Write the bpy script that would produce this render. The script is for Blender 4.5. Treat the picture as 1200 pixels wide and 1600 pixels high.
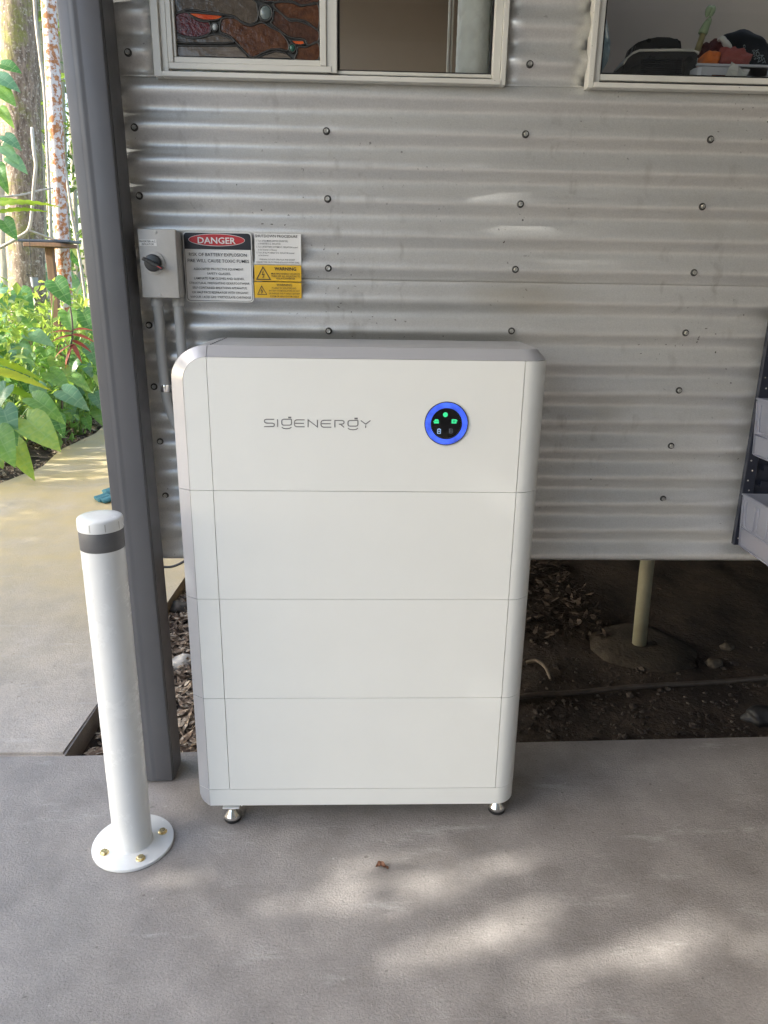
import bpy, bmesh, math, random
from mathutils import Vector, Matrix, noise as mnoise
R = math.radians
for o in list(bpy.data.objects): bpy.data.objects.remove(o)
scene = bpy.context.scene
COL = scene.collection
rnd = random.Random(7)

# ------------------------------------------------------------------ camera
CAM = Vector((0.38714, -1.63446, 1.37927)); YAW, PITCH, ROLL, FPX = 0.034489, 0.301227, 0.016238, 1152.56
_fw = Vector((math.sin(YAW)*math.cos(PITCH), math.cos(YAW)*math.cos(PITCH), -math.sin(PITCH)))
_rt = Vector((math.cos(YAW), -math.sin(YAW), 0)); _up = _rt.cross(_fw)
RT = math.cos(ROLL)*_rt + math.sin(ROLL)*_up; UP = -math.sin(ROLL)*_rt + math.cos(ROLL)*_up
cd = bpy.data.cameras.new('camera'); cam = bpy.data.objects.new('camera', cd); COL.objects.link(cam)
cam.matrix_world = Matrix(((RT.x, UP.x, -_fw.x, CAM.x), (RT.y, UP.y, -_fw.y, CAM.y), (RT.z, UP.z, -_fw.z, CAM.z), (0, 0, 0, 1)))
cd.sensor_fit = 'VERTICAL'; cd.sensor_height = 36.0; cd.lens = 36.0*FPX/1600.0
cd.clip_start = 0.05; cd.clip_end = 500
scene.camera = cam
# ------------------------------------------------------------------ sky and sun
SUN_EL = math.atan(0.515); SUN_DIR = Vector((-0.99*math.cos(SUN_EL), -0.135*math.cos(SUN_EL), math.sin(SUN_EL))).normalized()
world = bpy.data.worlds.new('World'); scene.world = world; world.use_nodes = True
wn = world.node_tree.nodes; wl = world.node_tree.links
sky = wn.new('ShaderNodeTexSky'); sky.sky_type = 'NISHITA'; sky.sun_disc = False
sky.sun_elevation = SUN_EL; sky.sun_rotation = math.atan2(SUN_DIR.x, SUN_DIR.y)
sky.air_density = 1.0; sky.dust_density = 3.0; sky.ozone_density = 0.6
bg = wn['Background']; bg.inputs['Strength'].default_value = 0.15
wl.new(sky.outputs['Color'], bg.inputs['Color'])
sd = bpy.data.lights.new('sun', 'SUN'); sd.energy = 3.2; sd.angle = R(0.35); sd.color = (1.0, 0.93, 0.82)
sun = bpy.data.objects.new('sun', sd); COL.objects.link(sun)
sun.rotation_euler = SUN_DIR.to_track_quat('Z', 'Y').to_euler()
vs = scene.view_settings; vs.view_transform = 'Standard'; vs.look = 'None'; vs.gamma = 1.0
vs.exposure = 2.06
vs.use_white_balance = True; vs.white_balance_temperature = 6180; vs.white_balance_tint = 8

# ------------------------------------------------------------------ helpers
def at(px, py, Y):            # photograph pixel -> point on the plane y = Y
    d = _fw + RT*((px-600)/FPX) - UP*((py-800)/FPX)
    return CAM + d*((Y-CAM.y)/d.y)
def atz(px, py, z=0.0):       # photograph pixel -> point on the level z
    d = _fw + RT*((px-600)/FPX) - UP*((py-800)/FPX)
    return CAM + d*((z-CAM.z)/d.z)
def tag(o, label=None, cat=None, group=None, kind=None):
    if label: o['label'] = label
    if cat: o['category'] = cat
    if group: o['group'] = group
    if kind: o['kind'] = kind
    return o
def empty(name, loc, label=None, cat=None, group=None):
    o = bpy.data.objects.new(name, None); COL.objects.link(o); o.location = loc; o.empty_display_size = .05
    return tag(o, label, cat, group)
def parent_to(o, p):
    o.parent = p
    if p.type == 'EMPTY': o.matrix_parent_inverse = p.matrix_basis.inverted()
def link(name, me, mat=None, parent=None, smooth=False, loc=None, rot=None, scl=None):
    o = bpy.data.objects.new(name, me); COL.objects.link(o)
    if mat is not None and not me.materials: me.materials.append(mat)
    if smooth:
        for p in me.polygons: p.use_smooth = True
    if loc is not None: o.location = loc
    if rot is not None: o.rotation_euler = rot
    if scl is not None: o.scale = (scl, scl, scl) if isinstance(scl, (int, float)) else scl
    if parent is not None: parent_to(o, parent)
    return o
def bobj(name, bm, mat, parent=None, smooth=False, angle=None, **k):
    bmesh.ops.recalc_face_normals(bm, faces=bm.faces)
    me = bpy.data.meshes.new(name); bm.to_mesh(me); bm.free()
    o = link(name, me, mat, parent, smooth or angle is not None, **k)
    if angle is not None: me.set_sharp_from_angle(angle=R(angle))
    return o
def pobj(name, v, f, mat, parent=None, smooth=False, **k):
    me = bpy.data.meshes.new(name); me.from_pydata([tuple(p) for p in v], [], f); me.update()
    return link(name, me, mat, parent, smooth, **k)
def BM(): return bmesh.new()
def box(bm, x0, x1, y0, y1, z0, z1, bev=0.0, seg=1, mtx=None):
    vs_ = [bm.verts.new(c) for c in ((x0,y0,z0),(x1,y0,z0),(x1,y1,z0),(x0,y1,z0),(x0,y0,z1),(x1,y0,z1),(x1,y1,z1),(x0,y1,z1))]
    fs = [bm.faces.new([vs_[i] for i in f]) for f in ((0,3,2,1),(4,5,6,7),(0,1,5,4),(1,2,6,5),(2,3,7,6),(3,0,4,7))]
    geo = vs_
    if bev > 0:
        es = list({e for f in fs for e in f.edges})
        r = bmesh.ops.bevel(bm, geom=es, offset=bev, segments=seg, affect='EDGES', profile=.5)
        geo = list({v for f in r['faces'] for v in f.verts} | {v for v in vs_ if v.is_valid})
    if mtx is not None: bmesh.ops.transform(bm, matrix=mtx, verts=[v for v in geo if v.is_valid])
    return bm
def frame_of(d):
    d = d.normalized(); a = Vector((0,0,1)) if abs(d.z) < .9 else Vector((1,0,0))
    u = d.cross(a).normalized(); return u, d.cross(u)
def tube(bm, pts, r, seg=8, cap=True):
    pts = [Vector(p) for p in pts]; n = len(pts); rs = r if isinstance(r, (list, tuple)) else [r]*n
    rings = []; pu = None
    for i, p in enumerate(pts):
        d = (pts[min(i+1, n-1)] - pts[max(i-1, 0)])
        u, w = frame_of(d)
        if pu is not None:
            dn = d.normalized(); u = (pu - dn*pu.dot(dn)).normalized(); w = dn.cross(u)
        pu = u
        rings.append([bm.verts.new(p + (u*math.cos(2*math.pi*k/seg) + w*math.sin(2*math.pi*k/seg))*rs[i]) for k in range(seg)])
    for a, b in zip(rings, rings[1:]):
        for k in range(seg): bm.faces.new((a[k], a[(k+1) % seg], b[(k+1) % seg], b[k]))
    if cap:
        bm.faces.new(rings[0][::-1]); bm.faces.new(rings[-1])
    return bm
def lathe(bm, prof, c=(0,0,0), seg=24, mtx=None, cap=True):   # prof: (radius, z)
    rings = []; c = Vector(c); new = []
    for r, z in prof:
        ring = [bm.verts.new(c + Vector((r*math.cos(2*math.pi*k/seg), r*math.sin(2*math.pi*k/seg), z))) for k in range(seg)]
        rings.append(ring); new += ring
    for a, b in zip(rings, rings[1:]):
        for k in range(seg): bm.faces.new((a[k], a[(k+1) % seg], b[(k+1) % seg], b[k]))
    if cap:
        bm.faces.new(rings[0][::-1]); bm.faces.new(rings[-1])
    if mtx is not None: bmesh.ops.transform(bm, matrix=mtx, verts=new)
    return bm
def prism_y(bm, poly, y0, y1):      # poly of (x, z) seen from -y
    a = [bm.verts.new((x, y0, z)) for x, z in poly]; b = [bm.verts.new((x, y1, z)) for x, z in poly]
    n = len(poly); bm.faces.new(a); bm.faces.new(b[::-1])
    for i in range(n): bm.faces.new((a[i], b[i], b[(i+1) % n], a[(i+1) % n]))
    return bm
def prism_z(bm, poly, z0, z1):
    a = [bm.verts.new((x, y, z0)) for x, y in poly]; b = [bm.verts.new((x, y, z1)) for x, y in poly]
    n = len(poly); bm.faces.new(a[::-1]); bm.faces.new(b)
    for i in range(n): bm.faces.new((a[i], a[(i+1) % n], b[(i+1) % n], b[i]))
    return bm
def arc(cx, cy, r, a0, a1, n):
    return [(cx + r*math.cos(R(a0+(a1-a0)*i/n)), cy + r*math.sin(R(a0+(a1-a0)*i/n))) for i in range(n+1)]
def blob(bm, c, rx, ry, rz, amp=.25, freq=2.0, sub=3, seed=0):
    r = bmesh.ops.create_icosphere(bm, subdivisions=sub, radius=1.0)
    for v in r['verts']:
        p = v.co.copy(); k = 1 + amp*mnoise.noise(p*freq + Vector((seed*3.1, seed*1.7, seed)))
        v.co = Vector((c[0]+p.x*rx*k, c[1]+p.y*ry*k, c[2]+p.z*rz*k))
    return bm
def smoothpath(pts, n=6, closed=False):   # Catmull-Rom
    P = [Vector(p) for p in pts]; out = []; m = len(P)
    rng = range(m if closed else m-1)
    for i in rng:
        if closed: p0, p1, p2, p3 = P[i-1], P[i], P[(i+1) % m], P[(i+2) % m]
        else: p0, p1, p2, p3 = P[max(i-1, 0)], P[i], P[i+1], P[min(i+2, m-1)]
        for k in range(n):
            t = k/n
            out.append(.5*((2*p1)+(p2-p0)*t+(2*p0-5*p1+4*p2-p3)*t*t+(3*p1-p0-3*p2+p3)*t**3))
    if not closed: out.append(P[-1])
    return out

# ------------------------------------------------------------------ materials
def lin(c):
    return tuple(((x/255)/12.92 if x/255 <= .04045 else ((x/255+.055)/1.055)**2.4) for x in c)
def new_mat(name):
    m = bpy.data.materials.new(name); m.use_nodes = True
    nt = m.node_tree; return m, nt, nt.nodes['Principled BSDF']
def nodeset(nt):
    N = nt.nodes; L = nt.links
    def n(t, **k):
        x = N.new('ShaderNode'+t)
        for a, b in k.items(): setattr(x, a, b)
        return x
    return N, L, n
def ramp(nt, fac, stops):
    r = nt.nodes.new('ShaderNodeValToRGB'); nt.links.new(fac, r.inputs['Fac'])
    e = r.color_ramp.elements
    while len(e) > len(stops): e.remove(e[-1])
    while len(e) < len(stops): e.new(.5)
    for x, (p, c) in zip(e, stops): x.position = p; x.color = (c if len(c) == 4 else (*c, 1))
    return r.outputs['Color']
def noise_tex(nt, scale, detail=4, rough=.55, vec=None, stretch=None):
    tc = nt.nodes.new('ShaderNodeTexCoord'); out = tc.outputs['Object'] if vec is None else vec
    if stretch:
        mp = nt.nodes.new('ShaderNodeMapping'); mp.inputs['Scale'].default_value = stretch
        nt.links.new(out, mp.inputs['Vector']); out = mp.outputs['Vector']
    t = nt.nodes.new('ShaderNodeTexNoise'); t.inputs['Scale'].default_value = scale
    t.inputs['Detail'].default_value = detail; t.inputs['Roughness'].default_value = rough
    nt.links.new(out, t.inputs['Vector']); return t.outputs['Fac']
def mixc(nt, fac, a, b, mode='MIX'):
    m = nt.nodes.new('ShaderNodeMix'); m.data_type = 'RGBA'; m.blend_type = mode
    for v, i in ((fac, 0), (a, 6), (b, 7)):
        if isinstance(v, (int, float)): m.inputs[i].default_value = v
        elif isinstance(v, tuple): m.inputs[i].default_value = (*v[:3], 1)
        else: nt.links.new(v, m.inputs[i])
    return m.outputs[2]
def bump(nt, b, h, strength=.3, dist=.002, prev=None):
    n = nt.nodes.new('ShaderNodeBump'); n.inputs['Strength'].default_value = strength; n.inputs['Distance'].default_value = dist
    nt.links.new(h, n.inputs['Height'])
    if prev is not None: nt.links.new(prev, n.inputs['Normal'])
    nt.links.new(n.outputs['Normal'], b.inputs['Normal']); return n.outputs['Normal']
def pm(name, col, rough=.5, metal=0.0, var=.12, vs_=8.0, bmp=0.0, bs=200, bd=.001, rv=.08, stretch=None, spec=.5):
    m, nt, b = new_mat(name)
    f = noise_tex(nt, vs_, 5, .6, stretch=stretch)
    lo = tuple(c*(1-var) for c in col); hi = tuple(min(1, c*(1+var)) for c in col)
    nt.links.new(ramp(nt, f, [(.3, lo), (.7, hi)]), b.inputs['Base Color'])
    g = noise_tex(nt, vs_*3.7, 4, .6)
    nt.links.new(ramp(nt, g, [(.3, (max(.02, rough-rv),)*3), (.7, (min(1, rough+rv),)*3)]), b.inputs['Roughness'])
    b.inputs['Metallic'].default_value = metal; b.inputs['Specular IOR Level'].default_value = spec
    if bmp > 0: bump(nt, b, noise_tex(nt, bs, 3, .6), bmp, bd)
    return m
def emit(name, col, strength, base=(.01, .01, .01)):
    m, nt, b = new_mat(name); b.inputs['Base Color'].default_value = (*base, 1)
    b.inputs['Emission Color'].default_value = (*col, 1); b.inputs['Emission Strength'].default_value = strength
    b.inputs['Roughness'].default_value = .15
    return m
M = {}
M['white'] = pm('white_enamel', (.77, .78, .75), .40, 0, .015, 6, .03, 900, .0004, .05)
def mat_scuffed():
    m, nt, b = new_mat('white_gloss_paint')
    f = noise_tex(nt, 9, 7, .75); g = noise_tex(nt, 55, 4, .7, stretch=(1, 1, .35)); h = noise_tex(nt, 4, 3)
    k = mixc(nt, 1.0, ramp(nt, g, [(.60, (0, 0, 0)), (.68, (.14,)*3)]), ramp(nt, h, [(.5, (0, 0, 0)), (.62, (1,)*3)]), 'MULTIPLY')
    c = mixc(nt, k, ramp(nt, f, [(.3, (.74, .75, .74)), (.7, (.77, .78, .77))]), (.34, .33, .31))
    nt.links.new(c, b.inputs['Base Color']); nt.links.new(ramp(nt, f, [(.3, (.16,)*3), (.7, (.32,)*3)]), b.inputs['Roughness'])
    bump(nt, b, noise_tex(nt, 45, 3), .04, .001); return m
M['white_gloss'] = mat_scuffed()
M['silver'] = pm('silver_trim', (.43, .435, .46), .32, .25, .02, 6, 0, 100, .001, .04)
M['core'] = pm('dark_core', (.03, .03, .03), .7)
M['joint'] = pm('grey_joint', (.42, .42, .41), .7)
M['chrome'] = pm('chrome', (.72, .71, .69), .14, 1, .05, 30)
M['rubber'] = pm('black_rubber', (.015, .015, .016), .6)
M['navy_steel'] = pm('navy_rack_steel', (.014, .018, .032), .45, .2)
M['gold_bolt'] = pm('zinc_yellow_bolt', (.80, .66, .38), .24, 1, .15, 120)
M['band'] = pm('grey_reflective_band', (.115, .115, .118), .45, 0, .05, 60)
M['post'] = pm('post_powdercoat', (.098, .099, .107), .38, .1, .06, 3, .12, 60, .0006, .08)
M['alu'] = None
M['side2'] = pm('light_block_rear_wall_paint', (.34, .34, .33), .6)
M['side'] = pm('light_block_wall_steel', (.10, .10, .10), .5, .1)
M['black_plastic'] = pm('black_plastic', (.015, .016, .018), .3)
M['grey_plastic'] = pm('grey_isolator_plastic', (.42, .41, .385), .5, 0, .06, 40, .05, 300)
M['conduit'] = pm('grey_conduit', (.36, .36, .345), .45, 0, .05, 30)
M['gasket'] = pm('black_gasket', (.008, .008, .01), .35)
M['screw'] = pm('screw_head', (.05, .05, .048), .5, .3, .4, 200)
M['screw_hex'] = pm('screw_hex', (.45, .45, .43), .35, .8, .3, 300)
M['ink'] = pm('black_ink', (.022, .022, .024), .5)
M['logo'] = pm('grey_logo', (.16, .16, .165), .35, .3)
M['sign_white'] = pm('sign_white', (.70, .70, .68), .4, 0, .02, 30)
M['sign_black'] = pm('sign_black', (.012, .013, .02), .35)
M['sign_red'] = pm('sign_red', (.42, .018, .025), .4)
M['sign_yellow'] = pm('sign_yellow', (.68, .42, .02), .4, 0, .04, 30)
M['pier'] = pm('pier_paint', (.28, .265, .19), .5, 0, .14, 12, .1, 60)
M['timber'] = pm('weathered_timber', (.22, .13, .075), .8, 0, .25, 30, .3, 80, stretch=(1, 1, .1))
M['rock'] = pm('rock', (.065, .053, .039), .85, 0, .3, 30, .5, 60, .004)
M['pale_rock'] = pm('pale_rock', (.5, .45, .38), .85, 0, .3, 30, .5, 60, .004)
M['hose'] = pm('black_poly_pipe', (.085, .068, .055), .6, 0, .25, 30)
M['stick'] = pm('dry_stick', (.13, .105, .08), .85, 0, .3, 40, .3, 90)
M['dry_leaf'] = pm('dry_leaf', (.14, .06, .03), .7, 0, .3, 90)
M['ceil'] = pm('roof_underside', (.58, .59, .60), .6)
M['taupe'] = pm('interior_taupe_wall', (.60, .53, .46), .8, 0, .05, 3)
M['taupe_dark'] = pm('brown_grey_wall', (.235, .212, .19), .8, 0, .05, 3)
M['dark_panel'] = pm('interior_dark_panel', (.10, .098, .095), .6)
M['int_white'] = pm('interior_white_trim', (.55, .53, .48), .5)
M['quilt'] = pm('white_quilt', (.82, .81, .76), .6)
M['blue_pot'] = pm('pale_blue_glaze', (.27, .37, .43), .25)
M['orange_cloth'] = pm('orange_cloth', (.72, .18, .03), .9, 0, .1, 20, .3, 300)
M['rust_cloth'] = pm('rust_cloth', (.32, .075, .065), .9, 0, .1, 20, .3, 300)
M['maroon_cloth'] = pm('maroon_cloth', (.08, .018, .02), .9, 0, .1, 20, .3, 300)
M['navy_cloth'] = pm('navy_cloth', (.012, .016, .024), .9, 0, .1, 20, .3, 300)
M['white_cloth'] = pm('white_cloth', (.62, .62, .6), .9, 0, .06, 20, .3, 300)
M['print_ink'] = pm('pale_print', (.30, .36, .40), .7)
M['basket'] = pm('white_basket_plastic', (.62, .63, .70), .4)
M['tissue'] = pm('tissue_paper', (.75, .75, .73), .8)
M['cactus'] = pm('pale_green_glass', (.33, .42, .26), .2)
M['stem_glass'] = pm('amber_stem', (.32, .28, .14), .3)
M['teal'] = pm('teal_knit', (.055, .17, .20), .9, 0, .2, 60, .5, 400, .002)
M['feeder_roof'] = pm('feeder_tray', (.06, .075, .10), .4, .3)
M['pot_grey'] = pm('grey_pot', (.30, .31, .34), .5)
M['paper_brown'] = pm('brown_paper', (.42, .29, .22), .8)
M['lead'] = pm('lead_came', (.06, .06, .058), .45, .7, .3, 60)
M['blue_ring'] = emit('blue_led_ring', (.06, .14, .85), .22, (.03, .05, .35))
_nt = M['blue_ring'].node_tree
_nt.links.new(ramp(_nt, noise_tex(_nt, 42, 3, .6), [(.32, (.10,)*3), (.5, (.2,)*3), (.68, (.34,)*3)]), _nt.nodes['Principled BSDF'].inputs['Emission Strength'])
M['icon_green'] = emit('green_led_icon', (.06, .75, .28), .30)
M['icon_white'] = emit('white_led_icon', (.45, .65, .95), .24)
M['icon_dim'] = emit('dim_led_icon', (.30, .32, .38), .12)
M['screen'] = pm('black_glass_screen', (.004, .004, .005), .08, 0, .01)

def mat_alu():
    m, nt, b = new_mat('cream_aluminium_frame')
    f = noise_tex(nt, 5, 4); c = ramp(nt, f, [(.3, (.58, .575, .53)), (.7, (.66, .655, .61))])
    s = noise_tex(nt, 140, 2, .5); s2 = noise_tex(nt, 9, 3)
    sp = ramp(nt, s, [(.70, (0, 0, 0)), (.76, (1, 1, 1))]); gate = ramp(nt, s2, [(.5, (0, 0, 0)), (.62, (1, 1, 1))])
    k = mixc(nt, 1.0, sp, gate, 'MULTIPLY')
    nt.links.new(mixc(nt, k, c, (.12, .10, .08)), b.inputs['Base Color']); b.inputs['Roughness'].default_value = .38
    return m
M['alu'] = mat_alu()
def mat_zinc():
    m, nt, b = new_mat('weathered_zinc_sheet')
    big = noise_tex(nt, 1.6, 5, .6); c = ramp(nt, big, [(.3, (.62, .625, .61)), (.7, (.74, .745, .73))])
    fine = noise_tex(nt, 260, 3, .7); c = mixc(nt, .35, c, ramp(nt, fine, [(.3, (.40, .40, .39)), (.7, (.70, .70, .69))]))
    drip = noise_tex(nt, 26, 3, .6, stretch=(1, 1, .12)); gate = noise_tex(nt, 2.2, 3)
    k = mixc(nt, 1.0, ramp(nt, drip, [(.56, (0, 0, 0)), (.7, (.5, .5, .5))]), ramp(nt, gate, [(.48, (0, 0, 0)), (.62, (1, 1, 1))]), 'MULTIPLY')
    c = mixc(nt, k, c, (.33, .32, .30))
    spk = noise_tex(nt, 95, 2, .4); sg = noise_tex(nt, 5, 3, .6)
    k2 = mixc(nt, 1.0, ramp(nt, spk, [(.71, (0, 0, 0)), (.75, (1, 1, 1))]), ramp(nt, sg, [(.5, (0, 0, 0)), (.65, (1, 1, 1))]), 'MULTIPLY')
    c = mixc(nt, k2, c, (.07, .065, .06))
    tan_ = noise_tex(nt, 3.1, 2, .5, stretch=(1, 1, 2)); c = mixc(nt, ramp(nt, tan_, [(.62, (0, 0, 0)), (.8, (.35, .35, .35))]), c, (.42, .37, .26))
    nt.links.new(c, b.inputs['Base Color']); b.inputs['Metallic'].default_value = .66
    nt.links.new(ramp(nt, noise_tex(nt, 12, 4), [(.3, (.35,)*3), (.7, (.45,)*3)]), b.inputs['Roughness'])
    p = bump(nt, b, noise_tex(nt, 7, 3), .05, .006); bump(nt, b, fine, .12, .0008, p)
    return m
M['zinc'] = mat_zinc()
def mat_concrete(name, stops, moss=None):
    m, nt, b = new_mat(name)
    big = noise_tex(nt, 1.1, 6, .62); c = ramp(nt, big, stops)
    mid = noise_tex(nt, 7, 5, .65); c = mixc(nt, .5, c, ramp(nt, mid, [(.3, tuple(x*.72 for x in stops[0][1])), (.7, tuple(min(1, x*1.22) for x in stops[-1][1]))]))
    fine = noise_tex(nt, 190, 4, .7); c = mixc(nt, .5, c, ramp(nt, fine, [(.25, (.45,)*3), (.5, (1,)*3), (.78, (1.45,)*3)]), 'MULTIPLY')
    spk = noise_tex(nt, 60, 2, .3); c = mixc(nt, ramp(nt, spk, [(.76, (0, 0, 0)), (.79, (.4, .4, .4))]), c, (.55, .53, .50))
    dk = noise_tex(nt, 48, 2, .3, stretch=(1, 1.3, 1)); c = mixc(nt, ramp(nt, dk, [(.74, (0, 0, 0)), (.77, (.55,)*3)]), c, (.09, .08, .07))
    scr = noise_tex(nt, 4, 6, .75, stretch=(.6, 2.4, 1)); c = mixc(nt, ramp(nt, scr, [(.58, (0, 0, 0)), (.68, (.4,)*3), (.72, (0, 0, 0))]), c, (.55, .53, .51))
    for sc_, st_, lo_ in ((.9, (1, 1.6, 1), .497), (1.7, (1.5, .7, 1), .505), (2.6, (.5, 2, 1), .49)):
        ln = noise_tex(nt, sc_, 2, .5, stretch=st_); gate = noise_tex(nt, 3.3*sc_, 2, .5)
        k = mixc(nt, 1.0, ramp(nt, ln, [(lo_-.0012, (0, 0, 0)), (lo_, (.55,)*3), (lo_+.0012, (0, 0, 0))]), ramp(nt, gate, [(.52, (0, 0, 0)), (.6, (1,)*3)]), 'MULTIPLY')
        c = mixc(nt, k, c, (.52, .50, .47))
    st2 = noise_tex(nt, 2.3, 7, .7); c = mixc(nt, ramp(nt, st2, [(.55, (0, 0, 0)), (.72, (.35,)*3)]), c, (.17, .15, .135))
    if moss:
        tc = nt.nodes.new('ShaderNodeTexCoord'); sx = nt.nodes.new('ShaderNodeSeparateXYZ'); nt.links.new(tc.outputs['Object'], sx.inputs[0])
        mr = nt.nodes.new('ShaderNodeMapRange'); mr.inputs[1].default_value = .5; mr.inputs[2].default_value = 2.0; nt.links.new(sx.outputs['Y'], mr.inputs[0])
        g = noise_tex(nt, 2.0, 5, .6); k = mixc(nt, 1.0, mr.outputs[0], ramp(nt, g, [(.25, (.25,)*3), (.7, (1,)*3)]), 'MULTIPLY')
        c = mixc(nt, k, c, moss)
    nt.links.new(c, b.inputs['Base Color'])
    nt.links.new(ramp(nt, mid, [(.3, (.52,)*3), (.7, (.8,)*3)]), b.inputs['Roughness'])
    p = bump(nt, b, fine, .85, .0024); p = bump(nt, b, noise_tex(nt, 45, 3, .6, stretch=(1, 2.2, 1)), .22, .003, p)
    bump(nt, b, big, .25, .02, p)
    return m
M['floor'] = mat_concrete('carport_concrete', [(.25, (.215, .196, .183)), (.5, (.268, .246, .231)), (.75, (.328, .303, .285))])
M['path'] = mat_concrete('path_concrete', [(.25, (.34, .30, .265)), (.5, (.40, .355, .31)), (.75, (.46, .415, .365))], moss=(.52, .40, .18))
def mat_soil():
    m, nt, b = new_mat('dark_soil')
    f = noise_tex(nt, 5, 6, .7); g = noise_tex(nt, 70, 4, .7)
    c = ramp(nt, f, [(.3, (.024, .016, .011)), (.55, (.042, .029, .020)), (.75, (.068, .049, .034))])
    c = mixc(nt, .6, c, ramp(nt, g, [(.3, (.5,)*3), (.7, (1.6,)*3)]), 'MULTIPLY')
    nt.links.new(c, b.inputs['Base Color']); b.inputs['Roughness'].default_value = .95
    p = bump(nt, b, g, .8, .01); bump(nt, b, noise_tex(nt, 22, 4), .6, .02, p)
    return m
M['soil'] = mat_soil()
def mat_chips(name, stops, sc=37):
    m, nt, b = new_mat(name)
    tc = nt.nodes.new('ShaderNodeTexCoord'); v = nt.nodes.new('ShaderNodeTexVoronoi'); v.inputs['Scale'].default_value = sc
    nt.links.new(tc.outputs['Object'], v.inputs['Vector'])
    s = nt.nodes.new('ShaderNodeSeparateColor'); nt.links.new(v.outputs['Color'], s.inputs[0])
    c = ramp(nt, s.outputs[0], stops); g = noise_tex(nt, 160, 3, .6)
    c = mixc(nt, .5, c, ramp(nt, g, [(.3, (.6,)*3), (.7, (1.3,)*3)]), 'MULTIPLY')
    nt.links.new(c, b.inputs['Base Color']); b.inputs['Roughness'].default_value = .85
    return m
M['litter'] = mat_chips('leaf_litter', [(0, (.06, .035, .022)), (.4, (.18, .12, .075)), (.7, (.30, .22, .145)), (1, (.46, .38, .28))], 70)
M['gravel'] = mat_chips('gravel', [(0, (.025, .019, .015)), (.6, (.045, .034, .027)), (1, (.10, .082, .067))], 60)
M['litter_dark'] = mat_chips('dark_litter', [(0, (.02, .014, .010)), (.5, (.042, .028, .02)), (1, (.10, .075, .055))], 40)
def mat_leaf(name, stops, vein=None, trans=.4, rough=.35):
    m, nt, b = new_mat(name)
    oi = nt.nodes.new('ShaderNodeObjectInfo'); g = noise_tex(nt, 9, 3)
    a = nt.nodes.new('ShaderNodeMath'); a.operation = 'MULTIPLY_ADD'; a.inputs[1].default_value = .45
    nt.links.new(g, a.inputs[0]); a2 = nt.nodes.new('ShaderNodeMath'); a2.operation = 'MULTIPLY'; a2.inputs[1].default_value = .6
    nt.links.new(oi.outputs['Random'], a2.inputs[0]); nt.links.new(a2.outputs[0], a.inputs[2])
    c = ramp(nt, a.outputs[0], stops)
    if vein:
        uv = nt.nodes.new('ShaderNodeUVMap'); uv.uv_map = 'UVMap'
        s = nt.nodes.new('ShaderNodeSeparateXYZ'); nt.links.new(uv.outputs[0], s.inputs[0])
        def mth(op, x, y=None, c_=None):
            q = nt.nodes.new('ShaderNodeMath'); q.operation = op
            for i, vv in enumerate((x, y)):
                if vv is None: continue
                if isinstance(vv, (int, float)): q.inputs[i].default_value = vv
                else: nt.links.new(vv, q.inputs[i])
            return q.outputs[0]
        ab = mth('ABSOLUTE', s.outputs[0])
        ph = mth('FRACT', mth('MULTIPLY', s.outputs[1], 9.0))
        d = mth('ABSOLUTE', mth('SUBTRACT', ph, .5)); k1 = mth('LESS_THAN', d, .07); k2 = mth('LESS_THAN', ab, .045)
        k = mth('MULTIPLY', mth('MAXIMUM', k1, k2), .45)
        c = mixc(nt, k, c, vein)
    nt.links.new(c, b.inputs['Base Color']); b.inputs['Roughness'].default_value = rough
    t = nt.nodes.new('ShaderNodeBsdfTranslucent'); nt.links.new(mixc(nt, 1.0, c, (1.5, 1.6, .7), 'MULTIPLY'), t.inputs['Color'])
    mx = nt.nodes.new('ShaderNodeMixShader'); mx.inputs[0].default_value = trans
    nt.links.new(b.outputs[0], mx.inputs[1]); nt.links.new(t.outputs[0], mx.inputs[2])
    nt.links.new(mx.outputs[0], nt.nodes['Material Output'].inputs['Surface'])
    return m
GREENS = [(.1, (.035, .10, .03)), (.4, (.09, .21, .055)), (.65, (.18, .32, .08)), (.9, (.34, .42, .10))]
M['leaf'] = mat_leaf('broad_leaf', GREENS, (.26, .38, .16))
M['leaf_pale'] = mat_leaf('pale_yellow_leaf', [(.1, (.20, .30, .08)), (.5, (.32, .40, .12)), (.9, (.50, .50, .20))], None, .45)
M['leaf_blue'] = mat_leaf('blue_green_leaf', [(.1, (.09, .19, .12)), (.6, (.16, .29, .18)), (.9, (.24, .38, .22))], (.28, .38, .26))
M['leaf_yellow'] = mat_leaf('yellow_green_frond', [(.1, (.14, .26, .02)), (.6, (.26, .36, .02)), (.9, (.42, .42, .03))], None, .45)
M['leaf_red'] = mat_leaf('red_leaf', [(.1, (.22, .04, .03)), (.6, (.34, .07, .05)), (.9, (.42, .12, .07))], None, .35)
M['canopy'] = mat_leaf('canopy_foliage', [(.1, (.04, .09, .025)), (.5, (.08, .16, .04)), (.9, (.16, .24, .06))], None, .3)
M['far_leaf'] = mat_leaf('far_foliage', [(.1, (.08, .13, .05)), (.4, (.16, .22, .08)), (.7, (.28, .33, .14)), (.9, (.40, .42, .22))], None, .45)
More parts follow.
